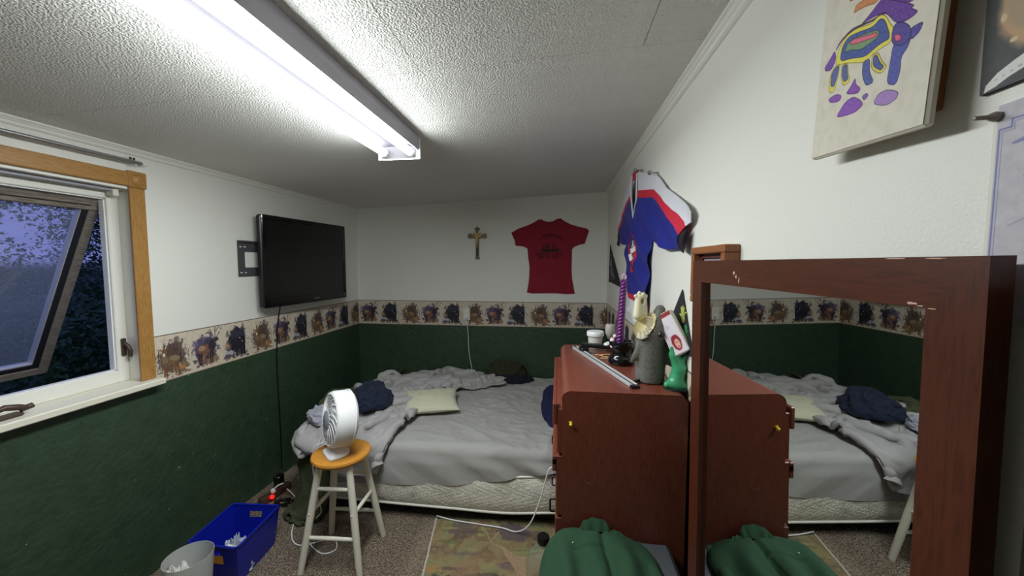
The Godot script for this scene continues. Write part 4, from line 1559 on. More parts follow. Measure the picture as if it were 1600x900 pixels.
	# pennants
	o = thing("pennant", "black pennant with faint grey drawing in the far corner", "pennant", Vector3(RIGHT, 1.48, -3.2))
	b = B.new()
	b.extrude(pl("-3.50,1.812 -3.53,1.493 -2.86,1.478"), wall_r(RIGHT - 0.002), 0.003)
	part("felt", b, M(hexc("1e1d20"), 0.9), o)
	b = B.new()
	for q in [["-3.46,1.74 -3.44,1.70 -3.46,1.66 -3.43,1.62", 0.006], ["-3.42,1.70 -3.38,1.64 -3.40,1.58 -3.33,1.55", 0.007], ["-3.47,1.60 -3.40,1.56 -3.44,1.53 -3.36,1.52", 0.006], ["-3.34,1.62 -3.28,1.56 -3.22,1.53", 0.006], ["-3.48,1.66 -3.45,1.64", 0.01]]:
		var pp := PackedVector3Array()
		for p in pl(q[0]): pp.append(wall_r(RIGHT - 0.004) * Vector3(p.x, p.y, 0))
		b.tube(pp, q[1], 6)
	part("drawing", b, M(hexc("77717a"), 0.9), o)
	b = B.new()
	b.bar(Vector3(RIGHT - 0.006, 1.83, -3.498), Vector3(RIGHT - 0.006, 1.485, -3.533), 0.008, 0.008)
	part("edge_band", b, M(hexc("3a393c"), 0.8), o)
	o = thing("pennant", "black pennant with yellow handprints behind the mirror's edge", "pennant", Vector3(RIGHT, 1.30, -1.5))
	b = B.new()
	b.extrude(pl("-1.484,1.562 -1.350,1.33 -1.75,1.30"), wall_r(RIGHT - 0.002), 0.003)
	part("felt", b, M(hexc("222224"), 0.9), o)
	for h in [[Vector2(-1.462, 1.452), 0.62, "b3b85a"], [Vector2(-1.60, 1.36), 0.8, "c9c23c"], [Vector2(-1.425, 1.395), 0.5, "3f8a5c"]]:
		b = B.new()
		var c: Vector2 = h[0]
		var s: float = h[1]
		var palm := PackedVector2Array()
		for k in 14: palm.append(c + Vector2(cos(TAU * k / 14.0) * 0.030, sin(TAU * k / 14.0) * 0.026) * s)
		b.extrude(palm, wall_r(RIGHT - 0.005), 0.0015)
		for k in 5:
			var a: float = [2.75, 2.0, 1.62, 1.25, 0.75][k]
			var l: float = [0.034, 0.05, 0.056, 0.05, 0.04][k] * s
			var f0 := c + Vector2(cos(a), sin(a)) * 0.024 * s
			var f1 := f0 + Vector2(cos(a), sin(a)) * l
			b.tube(PackedVector3Array([wall_r(RIGHT - 0.0055) * Vector3(f0.x, f0.y, 0), wall_r(RIGHT - 0.0055) * Vector3(f1.x, f1.y, 0)]), 0.0065 * s, 6)
		part("handprint", b, M(hexc(h[2]), 0.8), o)

	# small brown shadow box frame
	o = thing("shadow_box", "small brown wooden shadow box on the wall above the mirror's corner", "picture frame", Vector3(RIGHT, 1.50, -1.26))
	var z0 := -1.29
	var z1 := -1.045
	b = B.new()
	var xa := RIGHT - 0.042
	b.mm(Vector3(xa, 1.69, z0), Vector3(RIGHT, 1.712, z1), 0.003)
	b.mm(Vector3(xa, 1.535, z0), Vector3(RIGHT, 1.557, z1), 0.003)
	b.mm(Vector3(xa, 1.557, z0), Vector3(RIGHT, 1.69, z0 + 0.022), 0.003)
	b.mm(Vector3(xa, 1.557, z1 - 0.022), Vector3(RIGHT, 1.69, z1), 0.003)
	part("frame", b, K.small_frame, o)
	b = B.new()
	b.mm(Vector3(RIGHT - 0.012, 1.55, z0 + 0.02), Vector3(RIGHT - 0.004, 1.70, z1 - 0.02), 0)
	part("backing", b, M(hexc("8a828e"), 0.8), o)
	b = B.new()
	b.mm(Vector3(RIGHT - 0.020, 1.677, z0 + 0.022), Vector3(RIGHT - 0.006, 1.69, z1 - 0.022), 0.001)
	b.mm(Vector3(RIGHT - 0.020, 1.56, z0 + 0.022), Vector3(RIGHT - 0.006, 1.69, z0 + 0.032), 0.001)
	part("inner_fillet", b, M(hexc("5d2f2a"), 0.5), o)

	# painted canvas
	var W := 412
	var H := 636
	var im := tint(noise_image(61, 0.02, 640, 3), [hexc("cfc8b8"), hexc("d8d1c2"), hexc("dcd6c8")]).get_region(Rect2i(0, 0, W, H))
	var shapes := [
		["purple_top", "141,285 171,273 198,257 212,255 322,329 311,332 335,350 324,355 302,356 271,345 232,301 201,290 156,285", "5a2f8c"],
		["purple_sky", "212,255 250,210 300,215 350,260 322,329", "5d3390"],
		["o1", "71,188 100,179 118,191 89,193", "b5653a"], ["o2", "100,235 107,215 151,220 197,245 184,253 153,242 121,236", "c97a45"],
		["back", "40,316 57,292 100,278 141,285 187,295 215,293 232,301 201,300 156,292 108,284 65,294", "4d2a55"],
		["tail", "39,309 22,327 0,344 4,357 34,367 51,342", "6a3a9c"],
		["yellow", "52,349 58,313 83,288 125,287 180,303 208,294 230,306 252,338 272,359 265,389 236,389 202,393 188,406 132,384 89,368 62,367", "e3d34a"],
		["blue", "70,348 72,314 92,296 134,302 189,316 212,305 230,317 253,358 258,377 235,375 208,379 179,387 115,365 84,359", "3a4a92"],
		["green", "87,338 94,313 127,313 182,324 215,335 219,352 192,356 154,359 113,339", "6f8f62"],
		["pink", "103,321 115,312 167,327 208,337 214,350 168,340 128,331", "d9607a"],
		["trunk", "275,392 315,410 328,408 324,426 308,443 314,477 308,510 276,495 276,447", "454a9a"],
		["ear", "318,382 357,383 352,403 329,414", "433c8e"], ["head", "263,358 271,345 296,355 321,378 328,408 306,416 269,394", "443a8a"],
		["hp", "272,375 289,379 300,397 281,395", "dd5580"], ["pfoot", "240,535 252,512 284,512 321,530 319,547 287,554", "9a74b8"],
		["l1y", "46,362 75,361 73,397 65,445 36,432 33,381", "d8c650"], ["l1", "49,367 71,365 69,397 61,425 43,418 39,381", "4a5590"],
		["l2y", "82,372 110,374 117,405 132,436 104,440 89,411", "d8c650"], ["l2", "86,375 107,377 113,405 122,425 106,428 93,408", "4a5590"],
		["l3", "173,398 199,400 205,438 229,473 201,474 179,437", "454f94"], ["l4y", "206,394 227,396 246,427 267,448 248,461 208,430", "d8c650"], ["l4", "211,399 223,401 240,429 256,444 246,450 215,426", "454f94"],
		["p1", "121,468 138,454 152,433 158,454 182,474 172,484", "7a3fa2"], ["p2", "41,457 78,453 104,467 98,481 57,473", "7a3fa2"], ["p3", "93,527 124,492 156,487 188,507 203,525 176,537 128,534", "7d45a8"], ["p4", "192,499 209,495 217,505 204,513", "7a55a2"]]
	for s in shapes:
		var q := pl(s[1])
		for k in q.size(): q[k].x += 0.0768 * (632.0 - q[k].y)
		for it in 2: q = chaikin(q)
		fill(im, q, hexc(s[2]), 0.25)
		for k in q.size(): stroke(im, q[k], q[(k + 1) % q.size()], 2.2, hexc(s[2]).darkened(0.45), 0.7)
	var pic := M(Color.WHITE, 0.85)
	pic.albedo_texture = tex(im)
	pic.normal_enabled = true
	var hh := 0.318
	var ww := 0.206
	var cc := Vector3(RIGHT - 0.02, 1.832 + hh * 0.5, -0.606)
	var bs := Basis(Vector3(1, 0, 0), deg_to_rad(4.2)) * Basis(Vector3(0, 0, 1), Vector3(0, 1, 0), Vector3(-1, 0, 0))
	o = thing("canvas_painting", "cream canvas painted with a colourful animal and purple shapes", "painting", Vector3(RIGHT, 1.832, -0.6))
	b = B.new()
	b.box(cc + bs * Vector3(0, 0, 0.0135), Vector3(ww, hh, 0.011), 0.003, bs)
	part("wrapped_edge", b, K.canvas, o)
	b = B.new()
	b.box(cc + bs * Vector3(0, 0, -0.006), Vector3(ww - 0.05, hh - 0.05, 0.028), 0.002, bs)
	part("stretcher", b, K.small_frame, o)
	b = B.new()
	var q0 := cc + bs * Vector3(0, 0, 0.0198)
	b.quad(q0 + bs * Vector3(-ww * 0.5 + 0.003, hh * 0.5 - 0.003, 0), q0 + bs * Vector3(ww * 0.5 - 0.003, hh * 0.5 - 0.003, 0), q0 + bs * Vector3(ww * 0.5 - 0.003, -hh * 0.5 + 0.003, 0), q0 + bs * Vector3(-ww * 0.5 + 0.003, -hh * 0.5 + 0.003, 0), bs * Vector3(0, 0, 1))
	part("painted_face", b, pic, o)

	# black poster with a tan planet and a pale crescent
	W = 300
	H = 420
	im = tint(noise_image(62, 0.03, 512, 3), [hexc("2c2c2e"), hexc("343436"), hexc("3b3b3d")]).get_region(Rect2i(0, 0, W, H))
	dab(im, 120, 262, 102, 108, hexc("b4906a"), 1.0, 0.04)
	dab(im, 124, 250, 92, 92, hexc("a08a6c"), 1.0, 0.1)
	for k in [[36, 273, 6, 10], [57, 328, 7, 5], [90, 280, 10, 14], [110, 220, 12, 9], [140, 300, 9, 9], [80, 235, 6, 6]]: dab(im, k[0], k[1], k[2], k[3], hexc("c8b48e"), 1.0, 0.2)
	fill(im, pl("8,417 11,402 32,384 58,373 76,367 120,352 170,340 215,340 215,375 150,380 90,392 53,402 30,412"), hexc("d6d4d0"), 0.1)
	for k in 12: dab(im, 30.0 + k * 14, 398.0 - k * 3.2, 4, 2.5, hexc("a9a7a4"), 0.8, 0.4)
	var po := M(Color.WHITE, 0.6)
	po.albedo_texture = tex(im)
	o = thing("space_poster", "black poster with a tan cratered planet and white crescent", "poster", Vector3(RIGHT, 1.848, -0.42))
	b = B.new()
	flat_print(b, wall_r(RIGHT - 0.004), -0.493, -0.343, 1.848, 2.058, 0.002)
	part("print", b, po, o)
	b = B.new()
	b.mm(Vector3(RIGHT - 0.0042, 1.848, -0.493), Vector3(RIGHT, 2.058, -0.343), 0)
	part("sheet", b, M(hexc("2a2a2c"), 0.7), o)
	# map poster in lilac grey with blue border lines
	W = 300
	H = 460
	im = tint(noise_image(63, 0.025, 512, 4), [hexc("b3aeb8"), hexc("bdb8c0"), hexc("c7c3c8")]).get_region(Rect2i(0, 0, W, H))
	for x in W:
		for y in H:
			if x < 7: im.set_pixel(x, y, hexc("dedbd0"))
	for s in [["11,460 11,52 33,52 33,36 62,36 62,22 300,22", 3.5], ["17,460 17,58 38,58 38,42 68,42 68,28 300,28", 1.2], ["37,87 60,79 95,84 140,70 180,76", 2.5], ["60,160 90,150 130,170 170,150", 1.5], ["40,260 80,240 120,262", 1.2]]:
		var q := pl(s[0])
		for k in q.size() - 1: stroke(im, q[k], q[k + 1], s[1], hexc("6f74a8"), 0.9)
	fill(im, pl("36,90 62,76 100,80 60,88"), hexc("8288b4"))
	var mp := M(Color.WHITE, 0.7)
	mp.albedo_texture = tex(im)
	o = thing("map_poster", "lilac grey map with blue border lines pinned by the mirror", "poster", Vector3(RIGHT, 1.60, -0.40))
	b = B.new()
	flat_print(b, wall_r(RIGHT - 0.003), -0.478, -0.328, 1.60, 1.83, 0.001)
	part("print", b, mp, o)
	b = B.new()
	b.mm(Vector3(RIGHT - 0.0032, 1.60, -0.478), Vector3(RIGHT, 1.83, -0.328), 0)
	part("sheet", b, K.paper, o)
	b = B.new()
	var pb := Basis(Vector3(0, 1, 0), Vector3(-0.93, 0.02, -0.36).normalized(), Vector3(0, 0, 1)).orthonormalized()
	pb = Basis.looking_at(Vector3(0.93, 0.0, 0.2), Vector3.UP) * Basis(Vector3(1, 0, 0), PI * 0.5)
	b.lathe([Vector2(0, 0), Vector2(0.0045, 0.0), Vector2(0.0055, 0.003), Vector2(0.004, 0.007), Vector2(0.0025, 0.009), Vector2(0.0022, 0.020), Vector2(0, 0.021)], Vector3(RIGHT - 0.004, 1.819, -0.474), 14, pb)
	solo("push_pin", b, M(hexc("8f877c"), 0.35), "grey push pin at the corner of the map poster", "push pin", Vector3(RIGHT - 0.01, 1.819, -0.474))

	# dark cabinet door standing by the mirror at the picture's right edge
	o = thing("dark_board", "tall dark wooden panel standing beside the mirror, mostly out of view", "panel", Vector3(RIGHT - 0.01, 0, -0.1))
	b = B.new()
	b.mm(Vector3(RIGHT - 0.016, 1.566, -0.415), Vector3(RIGHT - 0.001, 1.636, 0.3), 0.002)
	part("top_rail", b, K.dark_wood, o)
	b = B.new()
	b.mm(Vector3(RIGHT - 0.013, 0.0, -0.415), Vector3(RIGHT - 0.001, 1.564, 0.3), 0.002)
	part("lower_panel", b, K.olive_board, o)

func chaikin(q: PackedVector2Array) -> PackedVector2Array:
	var o := PackedVector2Array()
	for k in q.size():
		var a := q[k]
		var c := q[(k + 1) % q.size()]
		o.append(a.lerp(c, 0.2))
		o.append(a.lerp(c, 0.8))
	return o

func flat_print(b: B, xf: Transform3D, x0: float, x1: float, y0: float, y1: float, z: float) -> void:
	b.quad(xf * Vector3(x0, y1, z), xf * Vector3(x1, y1, z), xf * Vector3(x1, y0, z), xf * Vector3(x0, y0, z), xf.basis.z)

# ---------------------------------------------------------------- mirror
func build_mirror() -> void:
	# leans: the far edge stands further off the wall, the foot a little closer to it
	var X := Vector3(0.033, 0, 0.729).normalized()
	var Y := Vector3(-0.014, 1.0, 0.0006).normalized()
	Y = (Y - X * Y.dot(X)).normalized()
	var N := X.cross(Y)
	var wd := 0.73
	var ht := 1.668
	var dp := 0.024
	var top := Vector3(0.395, 1.668, -1.157)
	var xf := Transform3D(Basis(X, Y, N), top - Y * ht - N * dp)
	var o := thing("framed_mirror", "large mirror in a brown wooden frame standing against the right wall", "mirror", Vector3(0.43, 0, -0.79))
	var b := B.new()
	var w := 0.060
	b.extrude(PackedVector2Array([Vector2(0, ht), Vector2(wd, ht), Vector2(wd - w, ht - w), Vector2(w, ht - w)]), xf, dp)
	part("top_rail", b, K.frame_rail, o)
	b = B.new()
	b.extrude(PackedVector2Array([Vector2(0, 0), Vector2(wd, 0), Vector2(wd - w, w), Vector2(w, w)]), xf, dp)
	part("bottom_rail", b, K.frame_rail, o)
	b = B.new()
	b.extrude(PackedVector2Array([Vector2(0, 0), Vector2(w, w), Vector2(w, ht - w), Vector2(0, ht)]), xf, dp)
	part("stile", b, K.frame_stile, o)
	b = B.new()
	b.extrude(PackedVector2Array([Vector2(wd, 0), Vector2(wd - w, w), Vector2(wd - w, ht - w), Vector2(wd, ht)]), xf, dp)
	part("stile", b, K.frame_stile, o)
	b = B.new()
	b.box(xf * Vector3(wd * 0.5, ht * 0.5, 0.010), Vector3(wd - 2 * w + 0.012, ht - 2 * w + 0.012, 0.003), 0.0, xf.basis)
	part("glass", b, K.mirror, o, "mirror glass")
	rng.seed = 5
	var face := Transform3D(xf.basis, xf * Vector3(0, 0, dp - 0.0004))
	for q in [[0.655, -0.056, 0.006, 0.0016], [0.664, -0.058, 0.0035, 0.001], [0.678, -0.060, 0.004, 0.0007], [0.235, -0.030, 0.004, 0.006], [0.245, -0.039, 0.003, 0.005], [0.258, -0.046, 0.0025, 0.006], [0.63, -0.0016, 0.016, 0.0008], [0.68, -0.002, 0.012, 0.0008]]:
		var c := PackedVector2Array()
		for k in 9: c.append(Vector2(q[0], ht + q[1]) + Vector2(cos(TAU * k / 9.0) * q[2], sin(TAU * k / 9.0) * q[3]) * rng.randf_range(0.5, 1.3))
		b = B.new()
		b.extrude(c, face, 0.0008)
		part("chip", b, K.chip, o)

# ---------------------------------------------------------------- dresser
const DT := 1.195
func round_top(x0: float, x1: float, y0: float, y1: float, r: float) -> PackedVector2Array:
	var p := PackedVector2Array([Vector2(x0, y0), Vector2(x1, y0)])
	for k in 9:
		var a := PI * 0.5 * k / 8.0
		p.append(Vector2(x1 - r + cos(a) * r, y1 - r + sin(a) * r))
	for k in 9:
		var a := PI * 0.5 + PI * 0.5 * k / 8.0
		p.append(Vector2(x0 + r + cos(a) * r, y1 - r + sin(a) * r))
	return p

func build_dresser() -> void:
	var z0 := -2.13
	var z1 := -1.34
	var o := thing("dresser", "worn reddish brown wooden chest of drawers with rounded top edges", "dresser", Vector3(0.24, 0, -1.74))
	var b := B.new()
	b.extrude(round_top(0.017, 0.458, 0.0, DT - 0.002, 0.034), Transform3D(Basis.IDENTITY, Vector3(0, 0, z1 - 0.02)), 0.02)
	part("end_panel", b, K.dresser_wood, o)
	b = B.new()
	b.extrude(round_top(0.017, 0.458, 0.0, DT - 0.002, 0.034), Transform3D(Basis.IDENTITY, Vector3(0, 0, z0)), 0.02)
	part("end_panel", b, K.dresser_wood, o)
	# carcass between the ends
	b = B.new()
	b.mm(Vector3(0.02, 0.05, z0 + 0.02), Vector3(0.455, DT - 0.03, z1 - 0.02), 0)
	part("carcass", b, K.dresser_wood, o)
	# top board following the rounded edge
	b = B.new()
	var outer := round_top(0.015, 0.46, 1.13, DT, 0.035)
	var p := PackedVector3Array()
	for zz in [z0 - 0.001, z1 - 0.0006]:
		for k in range(1, outer.size()): p.append(Vector3(outer[k].x, outer[k].y, zz))
		p.append(Vector3(outer[0].x, outer[0].y, zz))
	b.grid(p, outer.size(), 2, true)
	part("top", b, K.dresser_top, o, "worn and scratched top")
	# drawers on the side that faces the bed
	var ys := [[0.955, 1.125], [0.715, 0.945], [0.44, 0.705], [0.13, 0.43]]
	for k in 4:
		var out: float = [0.0, 0.002, 0.004, 0.003][k]
		b = B.new()
		b.mm(Vector3(-0.002 - out, ys[k][0], z0 + 0.01), Vector3(0.0205, ys[k][1], z1 - 0.006), 0.003)
		var d := part("drawer", b, K.drawer_wood, o)
		b = B.new()
		if k < 2:
			b.mm(Vector3(-0.018, ys[k][1] - 0.035 + 0.03 * (1 - k), z1 - 0.05), Vector3(-0.002, ys[k][1] - 0.01 + 0.03 * (1 - k), z1 - 0.004), 0.003)
			b.mm(Vector3(-0.018, ys[k][1] - 0.06, z0 + 0.02), Vector3(-0.002, ys[k][1] + 0.0, z1 - 0.004), 0.003)
			part("pull_ledge", b, K.drawer_wood, d)
		else:
			for zc in [z1 - 0.08, z0 + 0.16]:
				var yc: float = (ys[k][0] + ys[k][1]) * 0.5 + (0.13 if k == 2 else 0.19)
				var q := PackedVector3Array([Vector3(-0.005, yc - 0.025, zc), Vector3(-0.024, yc - 0.025, zc), Vector3(-0.026, yc - 0.02, zc), Vector3(-0.026, yc + 0.02, zc), Vector3(-0.024, yc + 0.025, zc), Vector3(-0.005, yc + 0.025, zc)])
				var bb := B.new()
				bb.tube(q, 0.004, 8)
				part("handle", bb, K.black_plastic, d, "black bow handle")
	# scuffs on the end panel
	rng.seed = 15
	for q in [[0.115, 0.85, 0.010, 0.003], [0.125, 0.846, 0.006, 0.002], [0.262, 0.806, 0.007, 0.0015]]:
		var c := PackedVector2Array()
		for k in 9: c.append(Vector2(q[0], q[1]) + Vector2(cos(TAU * k / 9.0) * q[2], sin(TAU * k / 9.0) * q[3]).rotated(-0.4) * rng.randf_range(0.4, 1.3))
		b = B.new()
		b.extrude(c, Transform3D(Basis.IDENTITY, Vector3(0, 0, z1)), 0.0006)
		part("scuff", b, M(hexc("8a5a4a"), 0.8), o)
	# yellow peg pushed into the end panel
	b = B.new()
	b.lathe([Vector2(0, 0.016), Vector2(0.005, 0.015), Vector2(0.007, 0.010), Vector2(0.004, 0.006), Vector2(0.004, 0.003), Vector2(0.0075, 0.0), Vector2(0, 0)], Vector3(0.049, 1.078, z1), 12, Basis(Vector3(1, 0, 0), Vector3(0.1, -0.45, 0.88).normalized(), Vector3(0, -0.88, -0.45)).orthonormalized())
	solo("push_pin", b, K.yellow, "yellow plastic peg stuck in the dresser's end panel", "peg", Vector3(0.049, 1.078, z1))

func build_dresser_things() -> void:
	var b := B.new()
	# aluminium rail lying along the edge
	var a := Vector3(0.090, DT, -2.035)
	var c := Vector3(0.284, DT, -1.408)
	var o := thing("metal_rail", "long silver aluminium rail lying along the dresser's edge", "rail", (a + c) * 0.5)
	b.bar(a + Vector3(0, 0.006, 0), c + Vector3(0, 0.006, 0), 0.030, 0.010)
	part("channel", b, K.aluminium, o)
	var sd := (c - a).normalized().cross(Vector3.UP)
	for s in [-1.0, 1.0]:
		b = B.new()
		b.bar(a + Vector3(0, 0.013, 0) + sd * 0.0125 * s, c + Vector3(0, 0.013, 0) + sd * 0.0125 * s, 0.004, 0.004)
		part("rib", b, K.aluminium, o)
	b = B.new()
	b.bar(a + Vector3(0, 0.0115, 0), c + Vector3(0, 0.0115, 0), 0.004, 0.0012, Vector3.UP, 0.0)
	part("slot", b, K.black_matte, o)
	for q in [a, c]:
		b = B.new()
		var d := (c - a).normalized() * (1.0 if q == c else -1.0)
		b.bar(q + Vector3(0, 0.0062, 0) - d * 0.003, q + Vector3(0, 0.0062, 0) + d * 0.016, 0.032, 0.0115)
		part("end_plug", b, K.black_plastic, o)
	# black stone pot
	var pc := Vector3(0.292, DT, -1.75)
	b = B.new()
	b.lathe([Vector2(0, 0.001), Vector2(0.054, 0.001), Vector2(0.058, 0.006), Vector2(0.058, 0.026), Vector2(0.054, 0.034), Vector2(0.046, 0.040), Vector2(0.043, 0.052), Vector2(0.043, 0.066), Vector2(0.046, 0.078), Vector2(0.054, 0.088), Vector2(0.056, 0.100), Vector2(0.053, 0.108), Vector2(0.046, 0.108), Vector2(0.042, 0.098), Vector2(0.036, 0.06), Vector2(0.025, 0.045), Vector2(0, 0.042)], pc, 40)
	solo("stone_pot", b, M(hexc("0f1013"), 0.14), "glossy black stone pot with a waist on the dresser", "pot", pc)
	# twisted purple candle leaning in the pot
	o = thing("twisted_candle", "tall twisted purple candle standing in the black pot", "candle", pc + Vector3(0, 0.05, 0))
	var c0 := pc + Vector3(-0.012, 0.046, 0.0)
	var c1 := Vector3(0.297, 1.585, -1.745)
	var ax := (c1 - c0).normalized()
	var sx := ax.cross(Vector3.BACK).normalized()
	var sy := ax.cross(sx)
	for s in 3:
		var p := PackedVector3Array()
		var rr := PackedFloat32Array()
		for k in 121:
			var t := k / 120.0
			var w := TAU * (t * 7.0 + s / 3.0)
			var tap := 1.0 - 0.28 * t
			p.append(c0.lerp(c1, t) + (sx * cos(w) + sy * sin(w)) * 0.0105 * tap)
			rr.append(0.0105 * tap)
		b = B.new()
		b.tube(p, 0.01, 8, rr)
		part("strand", b, M(hexc("6a2a72"), 0.32), o)
	b = B.new()
	var lp := PackedVector3Array()
	for k in 19:
		var w := TAU * k / 18.0
		lp.append(c1 + Vector3(0.001, 0.012, 0) + Vector3(cos(w) * 0.0085, sin(w) * 0.015, 0))
	b.tube(lp, 0.0032, 8, PackedFloat32Array(), false)
	part("wick_loop", b, M(hexc("e0b3d4"), 0.6), o, "pale pink wick loop")
	var q := [[Vector3(0.252, DT + 0.085, -1.742), 0.014], [Vector3(0.250, DT + 0.11, -1.745), 0.012], [Vector3(0.262, DT + 0.128, -1.75), 0.010]]
	b = B.new()
	for g in q: heap_ball(b, g[0], g[1], 21)
	solo("quartz_lump", b, M(hexc("e2cfd0"), 0.35), "pinkish white crystal lump in the black pot", "crystal", Vector3(0.252, DT + 0.07, -1.742))
	# white tub with lid
	o = thing("plastic_tub", "white plastic tub with a lid at the dresser's far end", "tub", Vector3(0.205, DT, -2.075))
	b = B.new()
	b.lathe([Vector2(0, 0), Vector2(0.036, 0), Vector2(0.040, 0.07), Vector2(0.0, 0.07)], Vector3(0.205, DT, -2.075), 30)
	part("body", b, M(hexc("cfccc4"), 0.45), o)
	b = B.new()
	b.lathe([Vector2(0.041, 0.066), Vector2(0.0455, 0.066), Vector2(0.047, 0.072), Vector2(0.0465, 0.088), Vector2(0.043, 0.092), Vector2(0.0, 0.090)], Vector3(0.205, DT, -2.075), 30)
	part("lid", b, K.white_plastic, o)
	# pale bottle behind
	o = thing("pale_bottle", "small pale bottle upside down beside the white tub", "bottle", Vector3(0.285, DT, -2.085))
	b = B.new()
	b.lathe([Vector2(0, 0), Vector2(0.018, 0), Vector2(0.019, 0.012), Vector2(0.018, 0.035), Vector2(0.016, 0.045)], Vector3(0.285, DT, -2.085), 20)
	part("cap", b, K.black_plastic, o)
	b = B.new()
	b.lathe([Vector2(0.010, 0.045), Vector2(0.020, 0.06), Vector2(0.026, 0.085), Vector2(0.025, 0.125), Vector2(0.022, 0.13), Vector2(0, 0.13)], Vector3(0.285, DT, -2.085), 20)
	part("body", b, M(hexc("a9a49a"), 0.45), o)
	# long black bar
	o = thing("black_bar", "long flat black plastic bar lying across the dresser's far end", "bar", Vector3(0.26, DT, -1.99))
	b = B.new()
	b.bar(Vector3(0.125, DT + 0.030, -2.0), Vector3(0.43, DT + 0.024, -1.945), 0.046, 0.020, Vector3.UP, 0.006)
	part("housing", b, K.black_plastic, o)
	for t in [0.12, 0.85]:
		b = B.new()
		b.box(Vector3(0.098, DT + 0.010, -2.0).lerp(Vector3(0.42, DT + 0.010, -1.945), t), Vector3(0.05, 0.020, 0.03), 0.004)
		part("foot", b, K.black_matte, o)
	b = B.new()
	b.box(Vector3(0.258, DT + 0.044, -1.972), Vector3(0.036, 0.015, 0.03), 0.006, Basis(Vector3.UP, 0.5) * Basis(Vector3.BACK, 0.3))
	solo("white_plug", b, K.white_plastic, "small white plastic plug lying on the black bar", "plug", Vector3(0.258, DT + 0.036, -1.972))
	# black charger under the bar's near edge
	b = B.new()
	b.box(Vector3(0.135, DT + 0.014, -1.945), Vector3(0.045, 0.026, 0.035), 0.006, Basis(Vector3.UP, 0.4))
	b.tube(PackedVector3Array([Vector3(0.15, DT + 0.008, -1.93), Vector3(0.17, DT + 0.006, -1.91), Vector3(0.185, DT + 0.006, -1.90)]), 0.006, 8)
	solo("black_charger", b, K.black_plastic, "black charger lying by the far end of the silver rail", "charger", Vector3(0.135, DT, -1.945))
	# pale wooden sticks
	var st := [[Vector3(0.172, 0, -1.905), Vector3(0.225, 0, -1.88)], [Vector3(0.215, 0, -1.885), Vector3(0.262, 0, -1.905)], [Vector3(0.220, 0, -1.86), Vector3(0.262, 0, -1.845)], [Vector3(0.205, 0, -1.81), Vector3(0.240, 0, -1.815)]]
	var wh := ["pale wooden stick nearest the black charger", "pale wooden stick pointing at the black bar", "middle pale wooden stick beside the black pot", "pale wooden stick nearest the foot of the black pot"]
	for k in 4:
		b = B.new()
		b.bar(st[k][0] + Vector3(0, DT + 0.003 + 0.003 * (k % 2), 0), st[k][1] + Vector3(0, DT + 0.003 + 0.002 * (k % 2), 0), 0.006, 0.004)
		solo("wooden_stick", b, M(hexc("d9b98a"), 0.7), wh[k], "stick", st[k][0] + Vector3(0, DT, 0), "loose sticks on the dresser")
	# black strap beside the rail end
	b = B.new()
	var sp := PackedVector3Array()
	for k in 13:
		var t := k / 12.0
		sp.append(Vector3(0.285 + 0.105 * t, DT + 0.007 + 0.004 * sin(t * PI), -1.445 - 0.045 * sin(t * 2.2)))
	b.tube(sp, 0.006, 8)
	solo("black_strap", b, K.black_matte, "short black strap curving from the rail's end to the shark", "strap", Vector3(0.33, DT, -1.46))

	build_shark()

	# green serpent-like ceramic holder
	var gc := Vector3(0.438, DT, -1.425)
	o = thing("green_holder", "green ceramic curved holder beside the shark", "ornament", gc)
	b = B.new()
	var gd := func(p: Vector3) -> float:
		var e := p - gc
		var d := capsule(e, Vector3(0.0, 0.018, 0.0), Vector3(0.012, 0.075, 0.0), 0.030, 0.022)
		d = smin(d, capsule(e, Vector3(0.012, 0.075, 0), Vector3(-0.008, 0.125, 0), 0.022, 0.018), 0.015)
		d = smin(d, capsule(e, Vector3(-0.008, 0.125, 0), Vector3(-0.020, 0.155, 0.005), 0.015, 0.006), 0.01)
		d = smin(d, capsule(e, Vector3(0.012, 0.09, 0), Vector3(0.034, 0.130, 0.004), 0.014, 0.006), 0.01)
		d = smin(d, capsule(e, Vector3(-0.035, 0.016, 0.015), Vector3(0.03, 0.010, 0.01), 0.012, 0.012), 0.02)
		return maxf(d, -e.y + 0.001)
	nets(b, gd, gc + Vector3(-0.066, -0.008, -0.05), gc + Vector3(0.06, 0.172, 0.05), 0.005)
	part("body", b, M(hexc("3f9a6c"), 0.35), o)
	b = B.new()
	b.lathe([Vector2(0, 0.0), Vector2(0.042, 0.0), Vector2(0.042, 0.006), Vector2(0, 0.006)], gc + Vector3(-0.003, 0, 0.006), 24)
	part("base_disc", b, M(hexc("14241c"), 0.5), o)

	# slanting photo box with a portrait on the front
	var bs := Basis(Vector3.UP, -0.80) * Basis(Vector3.RIGHT, -0.12) * Basis(Vector3.BACK, 0.60)
	var N := bs.z
	var cc := Vector3(0.428, DT + 0.205, -1.44)
	var im := Image.create(128, 256, false, Image.FORMAT_RGB8)
	im.fill(hexc("d9d0d8"))
	im.fill_rect(Rect2i(0, 0, 128, 26), hexc("8e2a30"))
	im.fill_rect(Rect2i(0, 26, 128, 5), hexc("d8b8b8"))
	rng.seed = 3
	dab(im, 70, 190, 38, 52, hexc("8c1f33"), 1.0, 0.1)
	dab(im, 72, 198, 22, 32, hexc("d8a790"), 1.0, 0.05)
	dab(im, 64, 190, 4, 3, hexc("3a2420"), 1.0, 0.1)
	dab(im, 80, 190, 4, 3, hexc("3a2420"), 1.0, 0.1)
	dab(im, 72, 216, 8, 3, hexc("a23a44"), 1.0, 0.1)
	dab(im, 60, 90, 14, 16, hexc("c4bac6"), 0.7, 0.3)
	var pm := M(Color.WHITE, 0.35)
	pm.albedo_texture = tex(im)
